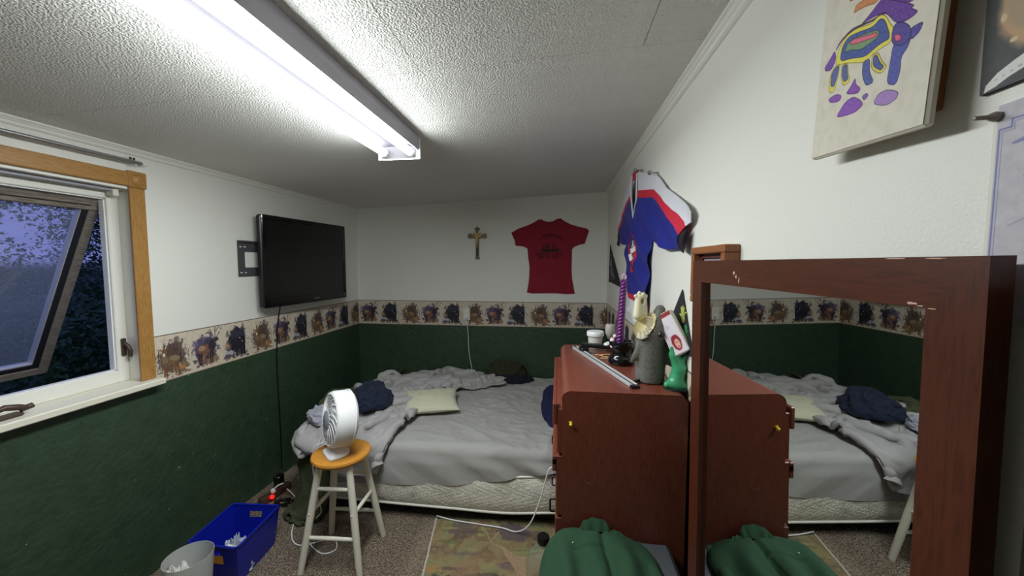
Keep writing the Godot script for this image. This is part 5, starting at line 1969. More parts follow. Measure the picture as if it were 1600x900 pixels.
	o = thing("photo_box", "slanted white photo box with a portrait leaning behind the shark", "photo frame", Vector3(0.43, DT, -1.47))
	b = B.new()
	b.box(cc, Vector3(0.070, 0.165, 0.026), 0.003, bs)
	part("case", b, M(hexc("d8d4c8"), 0.4), o)
	b = B.new()
	b.quad(cc + bs * Vector3(-0.033, 0.080, 0.0136), cc + bs * Vector3(0.033, 0.080, 0.0136), cc + bs * Vector3(0.033, -0.080, 0.0136), cc + bs * Vector3(-0.033, -0.080, 0.0136), N)
	part("picture", b, pm, o)
	b = B.new()
	b.bar(cc + bs * Vector3(0.0, -0.07, -0.01), Vector3(cc.x + 0.02, DT, -1.50), 0.012, 0.012)
	part("prop_leg", b, K.black_matte, o)

func heap_ball(b: B, c: Vector3, r: float, sd: int) -> void:
	var p := PackedVector3Array()
	for j in 11:
		var el := -PI * 0.5 + PI * j / 10.0
		for i in 17:
			var a := TAU * (i % 16) / 16.0
			var d := Vector3(cos(a) * cos(el), sin(el), sin(a) * cos(el))
			p.append(c + d * r * (1.0 + 0.35 * nz.get_noise_3d(d.x * 70.0 + sd, d.y * 70.0, d.z * 70.0)))
	b.grid(p, 17, 11, true, true)

func build_shark() -> void:
	var s := Vector3(0.362, DT, -1.50)
	var o := thing("shark_figure", "grey ceramic shark standing upright with open toothy mouth", "figurine", s)
	var mc := Vector3(-0.040, 0.262, 0.030)
	var mr := Vector3(0.052, 0.085, 0.050)
	var body := func(p: Vector3) -> float:
		var e := p - s
		var d := capsule(e, Vector3(0, 0.0, 0), Vector3(0, 0.20, 0), 0.054, 0.056)
		d = smin(d, capsule(e, Vector3(0.012, 0.20, 0), Vector3(0.034, 0.285, 0.0), 0.050, 0.019), 0.03)
		d = smin(d, capsule(e, Vector3(-0.028, 0.20, 0.008), Vector3(-0.046, 0.275, 0.008), 0.034, 0.016), 0.02)
		# side fins swelling out of the flanks
		var fe := Vector3(e.x, e.y, (e.z - 0.022) * 2.6)
		d = smin(d, capsule(fe, Vector3(0.034, 0.135, 0), Vector3(0.090, 0.070, 0), 0.030, 0.010) * 0.6, 0.012)
		d = smin(d, capsule(fe, Vector3(0.045, 0.105, 0), Vector3(0.088, 0.069, 0), 0.022, 0.010) * 0.6, 0.008)
		d = smin(d, capsule(fe, Vector3(-0.034, 0.138, 0), Vector3(-0.074, 0.084, 0), 0.028, 0.010) * 0.6, 0.012)
		d = maxf(d, -e.y + 0.001)
		var m := ((e - mc) / mr).length() - 1.0
		return maxf(d, -m * 0.05)
	var b := B.new()
	nets(b, body, s + Vector3(-0.098, -0.006, -0.066), s + Vector3(0.112, 0.315, 0.066), 0.005)
	var skin := MT(tex(tint(noise_image(71, 0.03, 256, 4), [hexc("43423e"), hexc("5d5b56"), hexc("75736c"), hexc("55534e"), hexc("8f8d85")])), Vector3.ONE * 6.0, 0.65)
	part("body", b, skin, o)
	# pale mouth lining: the wall of the opening, seen from inside
	b = B.new()
	var solid := func(e: Vector3) -> float:
		var d := capsule(e, Vector3(0, 0.0, 0), Vector3(0, 0.20, 0), 0.054, 0.056)
		d = smin(d, capsule(e, Vector3(0.012, 0.20, 0), Vector3(0.034, 0.285, 0.0), 0.050, 0.019), 0.03)
		return smin(d, capsule(e, Vector3(-0.028, 0.20, 0.008), Vector3(-0.046, 0.275, 0.008), 0.034, 0.016), 0.02)
	var nu := 48
	var nv := 28
	var pos := []
	for j in nv + 1:
		for i in nu + 1:
			var el := -PI * 0.5 + PI * j / nv
			var a := TAU * i / nu
			pos.append(mc + Vector3(cos(a) * cos(el), sin(el), sin(a) * cos(el)) * mr * 0.975)
	for j in nv:
		for i in nu:
			var q := [pos[j * (nu + 1) + i], pos[j * (nu + 1) + i + 1], pos[(j + 1) * (nu + 1) + i + 1], pos[(j + 1) * (nu + 1) + i]]
			var m: Vector3 = (q[0] + q[1] + q[2] + q[3]) * 0.25
			if solid.call(m) < 0.002:
				var n: Array = []
				for k in 4: n.append(((mc - q[k]) / (mr * mr)).normalized())
				b.tri(s + q[0], s + q[1], s + q[2], n[0], n[1], n[2])
				b.tri(s + q[0], s + q[2], s + q[3], n[0], n[2], n[3])
	part("mouth_lining", b, M(hexc("d9cda0"), 0.5), o, "cream mouth lining")
	# teeth round the rim
	var tooth := M(hexc("efe6c8"), 0.4)
	for k in 11:
		var a := lerpf(-2.75, 1.05, k / 10.0)
		var e := Vector3.ZERO
		# walk out along the opening until the skin ends
		for t in 40:
			var el := lerpf(1.45, -1.3, t / 39.0)
			var w := mc + Vector3(0.62 * cos(a) * cos(el) - 0.0, sin(el), absf(sin(a)) * cos(el) * (1.0)) * mr
			e = w
			if solid.call(w) < 0.003: break
		var dir := ((mc + Vector3(-0.012, 0.01, 0.02)) - e).normalized()
		b = B.new()
		b.tube(PackedVector3Array([s + e - dir * 0.003, s + e + dir * 0.011, s + e + dir * 0.025]), 0.006, 8, PackedFloat32Array([0.0095, 0.006, 0.0004]))
		part("tooth", b, tooth, o)
	# bone-coloured crest rising out of the lower jaw
	b = B.new()
	var jaw := func(p: Vector3) -> float:
		var e := p - s
		var d := capsule(e, Vector3(-0.048, 0.262, -0.004), Vector3(-0.046, 0.330, -0.004), 0.020, 0.016)
		d = smin(d, capsule(e, Vector3(-0.028, 0.268, -0.004), Vector3(-0.030, 0.335, -0.004), 0.015, 0.012), 0.01)
		for q in [Vector3(-0.060, 0.338, 0.0), Vector3(-0.046, 0.350, -0.002), Vector3(-0.032, 0.346, 0.003), Vector3(-0.022, 0.338, -0.002)]:
			d = smin(d, e.distance_to(q) - 0.008, 0.005)
		return maxf(d, -(((e - Vector3(-0.036, 0.318, 0.014)) / Vector3(0.006, 0.013, 0.02)).length() - 1.0) * 0.008)
	nets(b, jaw, s + Vector3(-0.078, 0.234, -0.034), s + Vector3(-0.004, 0.37, 0.028), 0.004)
	part("jaw_crest", b, M(hexc("ddd5b4"), 0.5), o, "bone-coloured upright jaw piece")
	# eye
	b = B.new()
	heap_ball(b, s + Vector3(0.024, 0.198, 0.050), 0.014, 2)
	part("eye", b, M(hexc("2a1614"), 0.2), o, "dark glossy eye")
	b = B.new()
	b.lathe([Vector2(0.010, 0.0), Vector2(0.015, 0.002), Vector2(0.013, 0.006), Vector2(0.010, 0.006)], s + Vector3(0.024, 0.198, 0.050), 18, Basis(Vector3(1, 0, 0), Vector3(0.35, 0, 0.94).normalized(), Vector3(0, -1, 0)).orthonormalized())
	part("eye_ring", b, skin, o)
	b = B.new()
	b.box(s + Vector3(0.058, 0.205, 0.0), Vector3(0.012, 0.022, 0.02), 0.004)
	part("fin_stub", b, K.black_matte, o)
# ---------------------------------------------------------------- bench with folded shirt
func build_bench() -> void:
	var o := thing("grey_bench", "grey fabric covered box in front of the dresser's end", "box", Vector3(0.21, 0, -1.08))
	var b := B.new()
	b.mm(Vector3(0.0, 0.01, -1.325), Vector3(0.398, 0.60, -0.83), 0.012)
	part("body", b, K.grey_cloth, o)
	b = B.new()
	b.mm(Vector3(-0.004, 0.603, -1.332), Vector3(0.402, 0.655, -0.824), 0.014)
	part("lid", b, K.grey_cloth, o)
	o = thing("green_shirt", "dark green shirt folded on the grey box by the mirror", "shirt", Vector3(0.17, 0.655, -1.1))
	var nu := 90
	var nv := 70
	var arc := [Vector2(-0.055, 0.50), Vector2(-0.050, 0.60), Vector2(-0.028, 0.675), Vector2(0.03, 0.704), Vector2(0.11, 0.712), Vector2(0.20, 0.710), Vector2(0.265, 0.698), Vector2(0.312, 0.680), Vector2(0.330, 0.664)]
	var p := PackedVector3Array()
	for j in nv:
		var t := float(j) / (nv - 1)
		for i in nu:
			var u := float(i) / (nu - 1)
			var q := along(arc, u)
			var wide := lerpf(0.84, 1.0, smoothstep(0.0, 0.20, t)) + 0.08 * t
			var x := 0.145 + (q.x - 0.145) * wide
			var z := -1.318 + 0.47 * t
			var sag := lerpf(0.022, 0.0, smoothstep(0.0, 0.10, t)) + 0.012 * smoothstep(0.6, 1.0, t)
			var y := q.y - sag
			var fz := 0.010 * sin(x * 60.0 + 6.0 * nz.get_noise_2d(x * 60.0, z * 90.0)) * smoothstep(0.05, 0.4, t)
			fz += 0.016 * (nz.get_noise_2d(x * 220.0 + 9.0, z * 110.0)) + 0.006 * nz.get_noise_2d(x * 600.0, z * 500.0)
			fz -= 0.016 * exp(-pow((x - 0.155 - 0.03 * t) / 0.007, 2.0))
			fz -= 0.012 * exp(-pow((z + 1.21 + 0.15 * (x - 0.15)) / 0.006, 2.0)) * smoothstep(0.02, 0.08, x) * smoothstep(0.2, 0.15, x)
			var lo := 0.660 if x > -0.004 else 0.0
			if x <= -0.004:
				p.append(Vector3(minf(x - absf(fz) * 0.6, -0.012), y, z))
			else:
				p.append(Vector3(x, maxf(y + fz, lo), z))
	b = B.new()
	b.grid(p, nu, nv, true)
	part("body", b, K.green_cloth, o)
	# right sleeve fold lying beside
	b = B.new()
	var sl := PackedVector3Array()
	var sr := PackedFloat32Array()
	for k in 13:
		var t := k / 12.0
		sl.append(Vector3(0.305 + 0.045 * t, 0.668 + 0.006 * sin(t * 6.0), -1.20 + 0.30 * t))
		sr.append(0.016 + 0.012 * sin(t * PI) + 0.003 * sin(t * 20.0))
	b.tube(sl, 0.02, 12, sr)
	part("sleeve", b, K.green_cloth, o)
	# collar band and collar leaves standing at the back
	for c in [["0.082,0.702,-1.300 0.098,0.719,-1.318 0.125,0.727,-1.326 0.160,0.727,-1.326 0.182,0.717,-1.318 0.192,0.701,-1.300", 0.030], ["0.192,0.705,-1.302 0.215,0.709,-1.296 0.242,0.701,-1.280 0.255,0.691,-1.262", 0.026]]:
		var cp := []
		for w in c[0].split(" "):
			var f: PackedStringArray = w.split(",")
			cp.append(Vector3(float(f[0]), float(f[1]), float(f[2])))
		var g := PackedVector3Array()
		for j in 5:
			for i in 21:
				var x := i / 20.0 * (cp.size() - 1)
				var k := mini(int(x), cp.size() - 2)
				var v: Vector3 = cp[k].cubic_interpolate(cp[k + 1], cp[maxi(k - 1, 0)], cp[mini(k + 2, cp.size() - 1)], x - k)
				var t := j / 4.0
				g.append(v + Vector3(0.0, -0.010 * t - 0.016 * t * t, c[1] * t + 0.004 * sin(i * 1.3)))
		b = B.new()
		b.shell(g, 21, 5, 0.003)
		part("collar", b, K.green_cloth, o)
	rng.seed = 8
	for q in [Vector3(0.055, 0, -1.215), Vector3(0.08, 0, -1.02)]:
		b = B.new()
		heap_ball(b, Vector3(q.x, 0.714, q.z), 0.0022, 4)
		part("lint", b, K.paper, o)

# ---------------------------------------------------------------- bed
func sheet_low(x: float) -> float:
	return along([Vector2(0, 0.21), Vector2(0, 0.215), Vector2(0, 0.23), Vector2(0, 0.242), Vector2(0, 0.262), Vector2(0, 0.318), Vector2(0, 0.392)], (x + 2.03) / 2.05).y

func build_bed() -> void:
	var x0 := -1.72
	var x1 := 0.31
	var zf := -2.20
	var zb := -3.71
	# frame
	var o := thing("bed_frame", "low black metal bed frame hidden under the box spring", "bed frame", Vector3(-1.0, 0, -2.95))
	var b := B.new()
	for z in [zf - 0.06, zb + 0.06]:
		b.mm(Vector3(x0 + 0.03, 0.055, z - 0.015), Vector3(x1 - 0.03, 0.095, z + 0.015), 0.003)
	for x in [x0 + 0.04, -1.0, x1 - 0.04]:
		b.mm(Vector3(x - 0.015, 0.058, zb + 0.06), Vector3(x + 0.015, 0.092, zf - 0.06), 0.003)
	part("rails", b, K.black_matte, o)
	for x in [x0 + 0.1, -1.0, x1 - 0.1]:
		for z in [zf - 0.10, zb + 0.10]:
			b = B.new()
			b.tube(PackedVector3Array([Vector3(x, 0, z), Vector3(x, 0.06, z)]), 0.018, 10)
			part("leg", b, K.black_matte, o)
	# box spring
	o = thing("box_spring", "stained cream quilted box spring under the grey sheeted mattress", "box spring", Vector3(-1.0, 0.10, -2.95))
	var st := tint(noise_image(81, 0.012, 512, 4), [hexc("97978e"), hexc("cfccbe"), hexc("dddacc"), hexc("d8d5c6"), hexc("c4c1ae"), hexc("e0ddd2")])
	var cm := MT(tex(st), Vector3.ONE * 0.9, 0.85, K.nt_weave, 0.5)
	var nu := 240
	var nv := 34
	var p := PackedVector3Array()
	var lowy := [Vector2(0, 0.115), Vector2(0, 0.112), Vector2(0, 0.105), Vector2(0, 0.100), Vector2(0, 0.098), Vector2(0, 0.096), Vector2(0, 0.125)]
	for j in nv:
		var t := float(j) / (nv - 1)
		for i in nu:
			var x := lerpf(x0, x1, float(i) / (nu - 1))
			var lo := along(lowy, (x + 2.03) / 2.05).y
			var hi := lo + 0.235
			var y := lerpf(hi, lo, t)
			var w := (x + 0.004 * sin(y * 90.0)) * 26.0
			var q := absf(fposmod(w + 6.0 * absf(fposmod(y * 14.0, 2.0) - 1.0), 2.0) - 1.0)
			var bul := 0.020 * (1.0 - pow(absf(t * 2.0 - 1.0), 3.0))
			p.append(Vector3(x, y, zf - 0.012 + bul + 0.004 * (1.0 - exp(-pow(q / 0.16, 2.0)))))
	b = B.new()
	b.grid(p, nu, nv, true)
	part("quilted_side", b, cm, o)
	b = B.new()
	b.mm(Vector3(x0, 0.10, zb), Vector3(x1, 0.325, zf - 0.014), 0.01)
	part("core", b, K.cream_cloth, o)
	for e in [0.235, 0.0]:
		var tp := PackedVector3Array()
		for i in 61:
			var x := lerpf(x0, x1, i / 60.0)
			tp.append(Vector3(x, along(lowy, (x + 2.03) / 2.05).y + e, zf - 0.006))
		b = B.new()
		b.tube(tp, 0.009, 8)
		part("piping", b, K.white_paint, o)
	# mattress with its fitted sheet
	o = thing("mattress", "mattress in a wrinkled grey fitted sheet", "mattress", Vector3(-1.0, 0.33, -2.95))
	nu = 210
	nv = 190
	var f1 := FastNoiseLite.new()
	f1.seed = 4
	f1.frequency = 1.0
	f1.fractal_type = FastNoiseLite.FRACTAL_RIDGED
	f1.fractal_octaves = 3
	p = PackedVector3Array()
	var flat := 1.44
	var arc := 0.055 * PI * 0.5
	for j in nv:
		var t := float(j) / (nv - 1)
		for i in nu:
			var x := lerpf(x0, x1, float(i) / (nu - 1))
			var drop := 0.445 - sheet_low(x)
			var s := t * (flat + arc + drop)
			var q := Vector3(x, 0, 0)
			var n := Vector3.UP
			if s < flat:
				q.y = 0.5
				q.z = zb + 0.015 + s
			elif s < flat + arc:
				var a := (s - flat) / 0.055
				q.z = zb + 0.015 + flat + sin(a) * 0.055
				q.y = 0.445 + cos(a) * 0.055
				n = Vector3(0, cos(a), sin(a))
			else:
				q.y = 0.445 - (s - flat - arc)
				q.z = zf + 0.0
				n = Vector3.BACK
			var d := 0.0
			var wr := smoothstep(-1.5, -0.1, x)
			# lying creases on top
			var wx := x + 0.08 * nz.get_noise_2d(x * 60.0, q.z * 60.0)
			d += 0.011 * (f1.get_noise_2d(wx * 2.2 + q.z * 1.0, q.z * 3.2 - x * 1.6) + 0.2) * n.y * (0.4 + wr)
			d += 0.014 * nz.get_noise_2d(x * 90.0, q.z * 90.0) * n.y
			d += 0.0025 * nz.get_noise_2d(x * 600.0 + q.z * 300.0, q.z * 800.0) * n.y
			# one sharp diagonal crease
			var cr := (x + 0.46) * 0.72 + (q.z + 2.95) * 0.69
			d += 0.012 * exp(-pow((cr + 0.012 * sin(q.z * 30.0)) / 0.014, 2.0)) * exp(-pow(((x + 0.46) * 0.69 - (q.z + 2.95) * 0.72) / 0.20, 2.0)) * n.y
			# dents by the right end
			d -= 0.018 * exp(-(pow((x + 0.22) / 0.16, 2.0) + pow((q.z + 2.95) / 0.3, 2.0))) * n.y
			# hanging side: slanting drape folds
			var ph := (x * 0.85 + q.y * 1.25) * 20.0 + 2.2 * nz.get_noise_2d(x * 70.0, q.y * 90.0)
			d += n.z * (0.012 * sin(ph) * (0.35 + 0.9 * smoothstep(-0.9, 0.0, x)) + 0.010 * nz.get_noise_2d(x * 130.0 + q.y * 160.0, q.y * 60.0 + 50.0) + 0.012) * smoothstep(0.47, 0.38, q.y)
			# wave of the lip
			p.append(q + n * d)
	b = B.new()
	b.grid(p, nu, nv, true)
	part("fitted_sheet", b, K.sheet, o)
	b = B.new()
	b.mm(Vector3(x0 + 0.01, 0.337, zb + 0.03), Vector3(x1 - 0.01, 0.478, zf - 0.03), 0.03)
	part("core", b, K.cream_cloth, o)
	hf_reset()
	var bed := AABB(Vector3(-1.72, 0.0, -3.75), Vector3(2.04, 0.505, 1.555))

	# olive blanket at the head of the bed, hanging over the front corner
	nu = 30
	nv = 52
	var cl := crumple(11, nu, nv, [Vector2(-2.02, -3.66), Vector2(-2.02, -3.2), Vector2(-2.0, -2.7), Vector2(-1.92, -2.3), Vector2(-1.84, -2.08), Vector2(-1.78, -1.84)], [Vector2(-1.55, -3.68), Vector2(-1.60, -3.2), Vector2(-1.60, -2.7), Vector2(-1.52, -2.3), Vector2(-1.48, -2.08), Vector2(-1.52, -1.82)], 0.53, 0.05, 1.25, 1.1, [bed], 80, 0.012, 2, -2.175)
	var rf := refine(cl, nu, nv, 3)
	rumple(rf[0], 3, 0.014, 3.0)
	b = B.new()
	b.shell(rf[0], rf[1], rf[2], 0.010, true)
	solo("olive_blanket", b, K.olive, "olive green blanket hanging over the bed's corner by the wall", "blanket", Vector3(-1.8, 0.5, -2.6))
	hf_add(rf[0], 0.012)

	# grey duvet pushed into a crumpled band
	nu = 46
	nv = 74
	cl = crumple(23, nu, nv, [Vector2(-1.66, -2.20), Vector2(-1.70, -2.36), Vector2(-1.74, -2.65), Vector2(-1.72, -3.0), Vector2(-1.62, -3.35), Vector2(-1.30, -3.66), Vector2(-0.90, -3.66), Vector2(-0.50, -3.60)], [Vector2(-1.15, -2.19), Vector2(-1.07, -2.34), Vector2(-1.06, -2.55), Vector2(-1.18, -2.85), Vector2(-1.16, -3.0), Vector2(-0.98, -3.12), Vector2(-0.74, -3.22), Vector2(-0.50, -3.36)], 0.66, 0.22, 2.3, 1.15, [bed], 70, 0.016, 1, -2.175)
	rf = refine(cl, nu, nv, 3)
	rumple(rf[0], 9, 0.026, 2.6)
	b = B.new()
	b.shell(rf[0], rf[1], rf[2], 0.014, true)
	solo("grey_duvet", b, K.duvet, "crumpled grey duvet pushed along the back and foot of the bed", "duvet", Vector3(-1.3, 0.5, -2.8))
	hf_add(rf[0], 0.016)

	# cream pillow
	b = B.new()
	p = PackedVector3Array()
	var pn := 41
	var turn := Basis(Vector3.UP, 0.34) * Basis(Vector3.RIGHT, 0.10)
	for side in [1.0, -1.0]:
		p = PackedVector3Array()
		for j in pn:
			for i in pn:
				var u := float(i) / (pn - 1) * 2.0 - 1.0
				var v := float(j) / (pn - 1) * 2.0 - 1.0
				var th := pow(maxf((1.0 - u * u) * (1.0 - v * v), 0.0), 0.42)
				var x := u * (1.0 - 0.10 * (1.0 - v * v)) * 0.215
				var z := v * (1.0 - 0.10 * (1.0 - u * u)) * 0.195
				var y: float = side * th * 0.052 + th * 0.008 * nz.get_noise_2d(u * 75.0 + 5.0, v * 75.0) + th * 0.005 * nz.get_noise_2d(u * 200.0, v * 120.0)
				p.append(Vector3(-1.005, 0.565, -2.80) + turn * Vector3(x, y, z))
		b.grid(p, pn, pn, side > 0.0)
	solo("small_pillow", b, K.cream_cloth, "small cream pillow lying on the grey sheet", "pillow", Vector3(-1.005, 0.51, -2.80))

	# heaps of clothing
	b = B.new()
	heap(b, Vector3(-1.68, 0.50, -2.66), Vector3(0.16, 0.15, 0.26), 47, 0.25, 0.1)
	solo("olive_sweatshirt", b, K.olive, "olive green sweatshirt bunched at the bed's edge behind the fan", "sweatshirt", Vector3(-1.68, 0.50, -2.66))
	b = B.new()
	heap(b, Vector3(-1.42, 0.60, -2.60), Vector3(0.16, 0.12, 0.18), 51, 0.34, 0.4)
	solo("navy_shirt", b, K.navy, "crumpled navy shirt lying on the grey duvet", "shirt", Vector3(-1.42, 0.60, -2.60))
	b = B.new()
	heap(b, Vector3(-1.58, 0.585, -2.34), Vector3(0.13, 0.075, 0.13), 57, 0.36, 0.9)
	solo("grey_tshirt", b, bumped(hexc("9d9ca8"), 0.9, K.nt_weave, 14.0, 0.4), "light grey T-shirt bunched between the fan and navy shirt", "shirt", Vector3(-1.58, 0.58, -2.34))
	b = B.new()
	heap(b, Vector3(-0.54, 0.495, -3.58), Vector3(0.27, 0.06, 0.13), 63, 0.35, 0.05)
	solo("dark_trousers", b, M(hexc("0e1120"), 0.9), "black navy clothing under the olive jacket against the back wall", "clothing", Vector3(-0.54, 0.5, -3.58))
	b = B.new()
	heap(b, Vector3(-0.52, 0.525, -3.64), Vector3(0.21, 0.115, 0.085), 67, 0.35, 0.0)
	solo("olive_jacket", b, K.dark_olive, "dark olive jacket heaped against the back wall", "jacket", Vector3(-0.52, 0.53, -3.64))
	b = B.new()
	heap(b, Vector3(0.015, 0.495, -2.93), Vector3(0.14, 0.12, 0.42), 73, 0.22, 0.0, 1.4)
	solo("navy_sweater", b, K.navy_blue, "navy blue sweater on the bed half hidden behind the dresser", "sweater", Vector3(0.015, 0.5, -2.93))

# ---------------------------------------------------------------- stool and fan
func build_stool() -> void:
	var c := Vector3(-1.207, 0, -1.885)
	var o := thing("bar_stool", "round oak seat stool with white legs beside the bed", "stool", c)
	var b := B.new()
	b.lathe([Vector2(0, 0.574), Vector2(0.135, 0.574), Vector2(0.150, 0.580), Vector2(0.156, 0.592), Vector2(0.153, 0.603), Vector2(0.142, 0.609), Vector2(0.10, 0.606), Vector2(0, 0.603)], c, 48)
	part("seat", b, K.seat_oak, o, "varnished oak seat")
	var feet := [Vector3(-1.362, 0, -1.725), Vector3(-1.035, 0, -1.745), Vector3(-1.052, 0, -2.045), Vector3(-1.379, 0, -2.025)]
	var tops := []
	for f in feet:
		var t: Vector3 = c + (f - c) * 0.50
		t.y = 0.576
		tops.append(t)
		b = B.new()
		b.tube(PackedVector3Array([f, f.lerp(t, 0.12), f.lerp(t, 0.5), t]), 0.017, 14, PackedFloat32Array([0.0155, 0.0175, 0.0195, 0.0185]))
		part("leg", b, K.cream_paint, o)
	for r in [[0, 1, 0.185], [0, 1, 0.44], [2, 3, 0.175], [2, 3, 0.43], [0, 3, 0.315], [1, 2, 0.315]]:
		var k: float = r[2] / 0.576
		var p: Vector3 = feet[r[0]].lerp(tops[r[0]], k)
		var q: Vector3 = feet[r[1]].lerp(tops[r[1]], k)
		b = B.new()
		b.tube(PackedVector3Array([p, p.lerp(q, 0.5), q]), 0.011, 12, PackedFloat32Array([0.0095, 0.0115, 0.0095]))
		part("rung", b, K.cream_paint, o)
	for k in [0, 1]:
		b = B.new()
		heap_ball(b, feet[k].lerp(tops[k], 0.55) + Vector3(0, 0, 0.018), 0.005, 5)
		part("screw_cap", b, K.white_plastic, o)

func build_fan() -> void:
	var c := Vector3(-1.205, 0.800, -1.875)
	var A := Vector3(-0.66, 0.13, 0.74).normalized()
	var X := Vector3.UP.cross(A).normalized()
	var bs := Basis(X, A, X.cross(A))
	var o := thing("desk_fan", "white round desk fan standing on the oak stool", "fan", Vector3(c.x, 0.606, c.z))
	var b := B.new()
	b.lathe([Vector2(0.128, 0.050), Vector2(0.136, 0.056), Vector2(0.146, 0.050), Vector2(0.152, 0.030), Vector2(0.153, -0.030), Vector2(0.148, -0.046), Vector2(0.140, -0.056), Vector2(0.11, -0.066), Vector2(0.06, -0.072), Vector2(0, -0.073)], c, 56, bs)
	b.lathe([Vector2(0.128, 0.050), Vector2(0.126, 0.02), Vector2(0.122, -0.04), Vector2(0.0, -0.052)], c, 48, bs)
	part("housing", b, K.white_plastic, o)
	b = B.new()
	b.lathe([Vector2(0.1535, -0.034), Vector2(0.156, -0.036), Vector2(0.156, -0.042), Vector2(0.150, -0.046)], c, 56, bs)
	part("rear_ring", b, K.white_plastic, o)
	# grille: rings and curved ribs
	for k in 8:
		var r := 0.058 + 0.0088 * k
		var p := PackedVector3Array()
		for i in 49:
			var w := TAU * i / 48.0
			p.append(c + bs * Vector3(cos(w) * r, 0.049 + 0.012 * (1.0 - pow(r / 0.13, 2.0)), sin(w) * r))
		b = B.new()
		b.tube(p, 0.0014, 6, PackedFloat32Array(), false)
		part("grille_ring", b, K.white_plastic, o)
	for k in 18:
		var p := PackedVector3Array()
		for i in 9:
			var t := i / 8.0
			var r := lerpf(0.045, 0.131, t)
			var w := TAU * k / 18.0 + 0.55 * t * t
			p.append(c + bs * Vector3(cos(w) * r, 0.052 + 0.014 * (1.0 - t * t), sin(w) * r))
		b = B.new()
		b.tube(p, 0.0026, 6)
		part("grille_rib", b, K.white_plastic, o)
	b = B.new()
	b.lathe([Vector2(0.0, 0.078), Vector2(0.035, 0.076), Vector2(0.050, 0.070), Vector2(0.053, 0.062), Vector2(0.050, 0.056)], c, 32, bs)
	part("hub_cap", b, K.grey_plastic, o, "grey hub cap")
	# blades
	for k in 5:
		var g := PackedVector3Array()
		for j in 6:
			for i in 9:
				var r := lerpf(0.025, 0.112, i / 8.0)
				var w := TAU * k / 5.0 + lerpf(-0.45, 0.35, j / 5.0) + 0.3 * (i / 8.0)
				g.append(c + bs * Vector3(cos(w) * r, lerpf(-0.02, 0.02, j / 5.0), sin(w) * r))
		b = B.new()
		b.shell(g, 9, 6, 0.0015)
		part("blade", b, M(hexc("c9c9cf"), 0.4), o)
	# foot
	b = B.new()
	var Ah := Vector3(A.x, 0, A.z).normalized()
	var Sh := Vector3.UP.cross(Ah)
	var outl := PackedVector2Array()
	for k in 33:
		var w := TAU * k / 33.0
		outl.append(Vector2(signf(cos(w)) * pow(absf(cos(w)), 0.6) * 0.078, signf(sin(w)) * pow(absf(sin(w)), 0.75) * 0.062 + 0.018 * cos(w) * cos(w)))
	var fp := PackedVector3Array()
	for lv in [[1.0, 0.0], [1.0, 0.008], [0.94, 0.014], [0.70, 0.026], [0.52, 0.050], [0.45, 0.085]]:
		for k in 34:
			var q: Vector2 = outl[k % 33] * lv[0]
			fp.append(Vector3(c.x, 0.609 + lv[1], c.z) + Sh * q.x + Ah * (q.y + 0.02 * lv[0]))
	b.grid(fp, 34, 6, false, true)
	part("foot", b, K.white_plastic, o)
	b = B.new()
	for s in [-1.0, 0.0, 1.0]:
		b.box(Vector3(c.x, 0.626, c.z) + Ah * 0.066 + Sh * 0.02 * s, Vector3(0.007, 0.008, 0.007), 0.002)
	part("button", b, K.black_plastic, o)
	# cord of the fan
	var p := PackedVector3Array()
	var way := [Vector3(-1.245, 0.64, -1.90), Vector3(-1.30, 0.655, -1.875), Vector3(-1.355, 0.622, -1.868), Vector3(-1.385, 0.52, -1.885), Vector3(-1.40, 0.30, -1.93), Vector3(-1.47, 0.10, -2.06), Vector3(-1.56, 0.008, -2.06), Vector3(-1.46, 0.006, -1.93), Vector3(-1.33, 0.006, -1.86), Vector3(-1.27, 0.006, -1.90), Vector3(-1.34, 0.006, -1.97), Vector3(-1.50, 0.006, -1.90), Vector3(-1.62, 0.006, -1.99), Vector3(-1.73, 0.006, -2.20), Vector3(-1.84, 0.02, -2.30), Vector3(-1.92, 0.05, -2.33)]
	for k in way.size() - 1:
		for i in 8: p.append(way[k].cubic_interpolate(way[k + 1], way[maxi(k - 1, 0)], way[mini(k + 2, way.size() - 1)], i / 8.0))
	p.append(way[-1])
	for k in p.size(): p[k].y = maxf(p[k].y, 0.005)
	b = B.new()
	b.tube(p, 0.0042, 6)
	solo("fan_cord", b, K.white_plastic, "white cord running from the desk fan down to the floor", "cord", Vector3(-1.4, 0.0, -1.95))

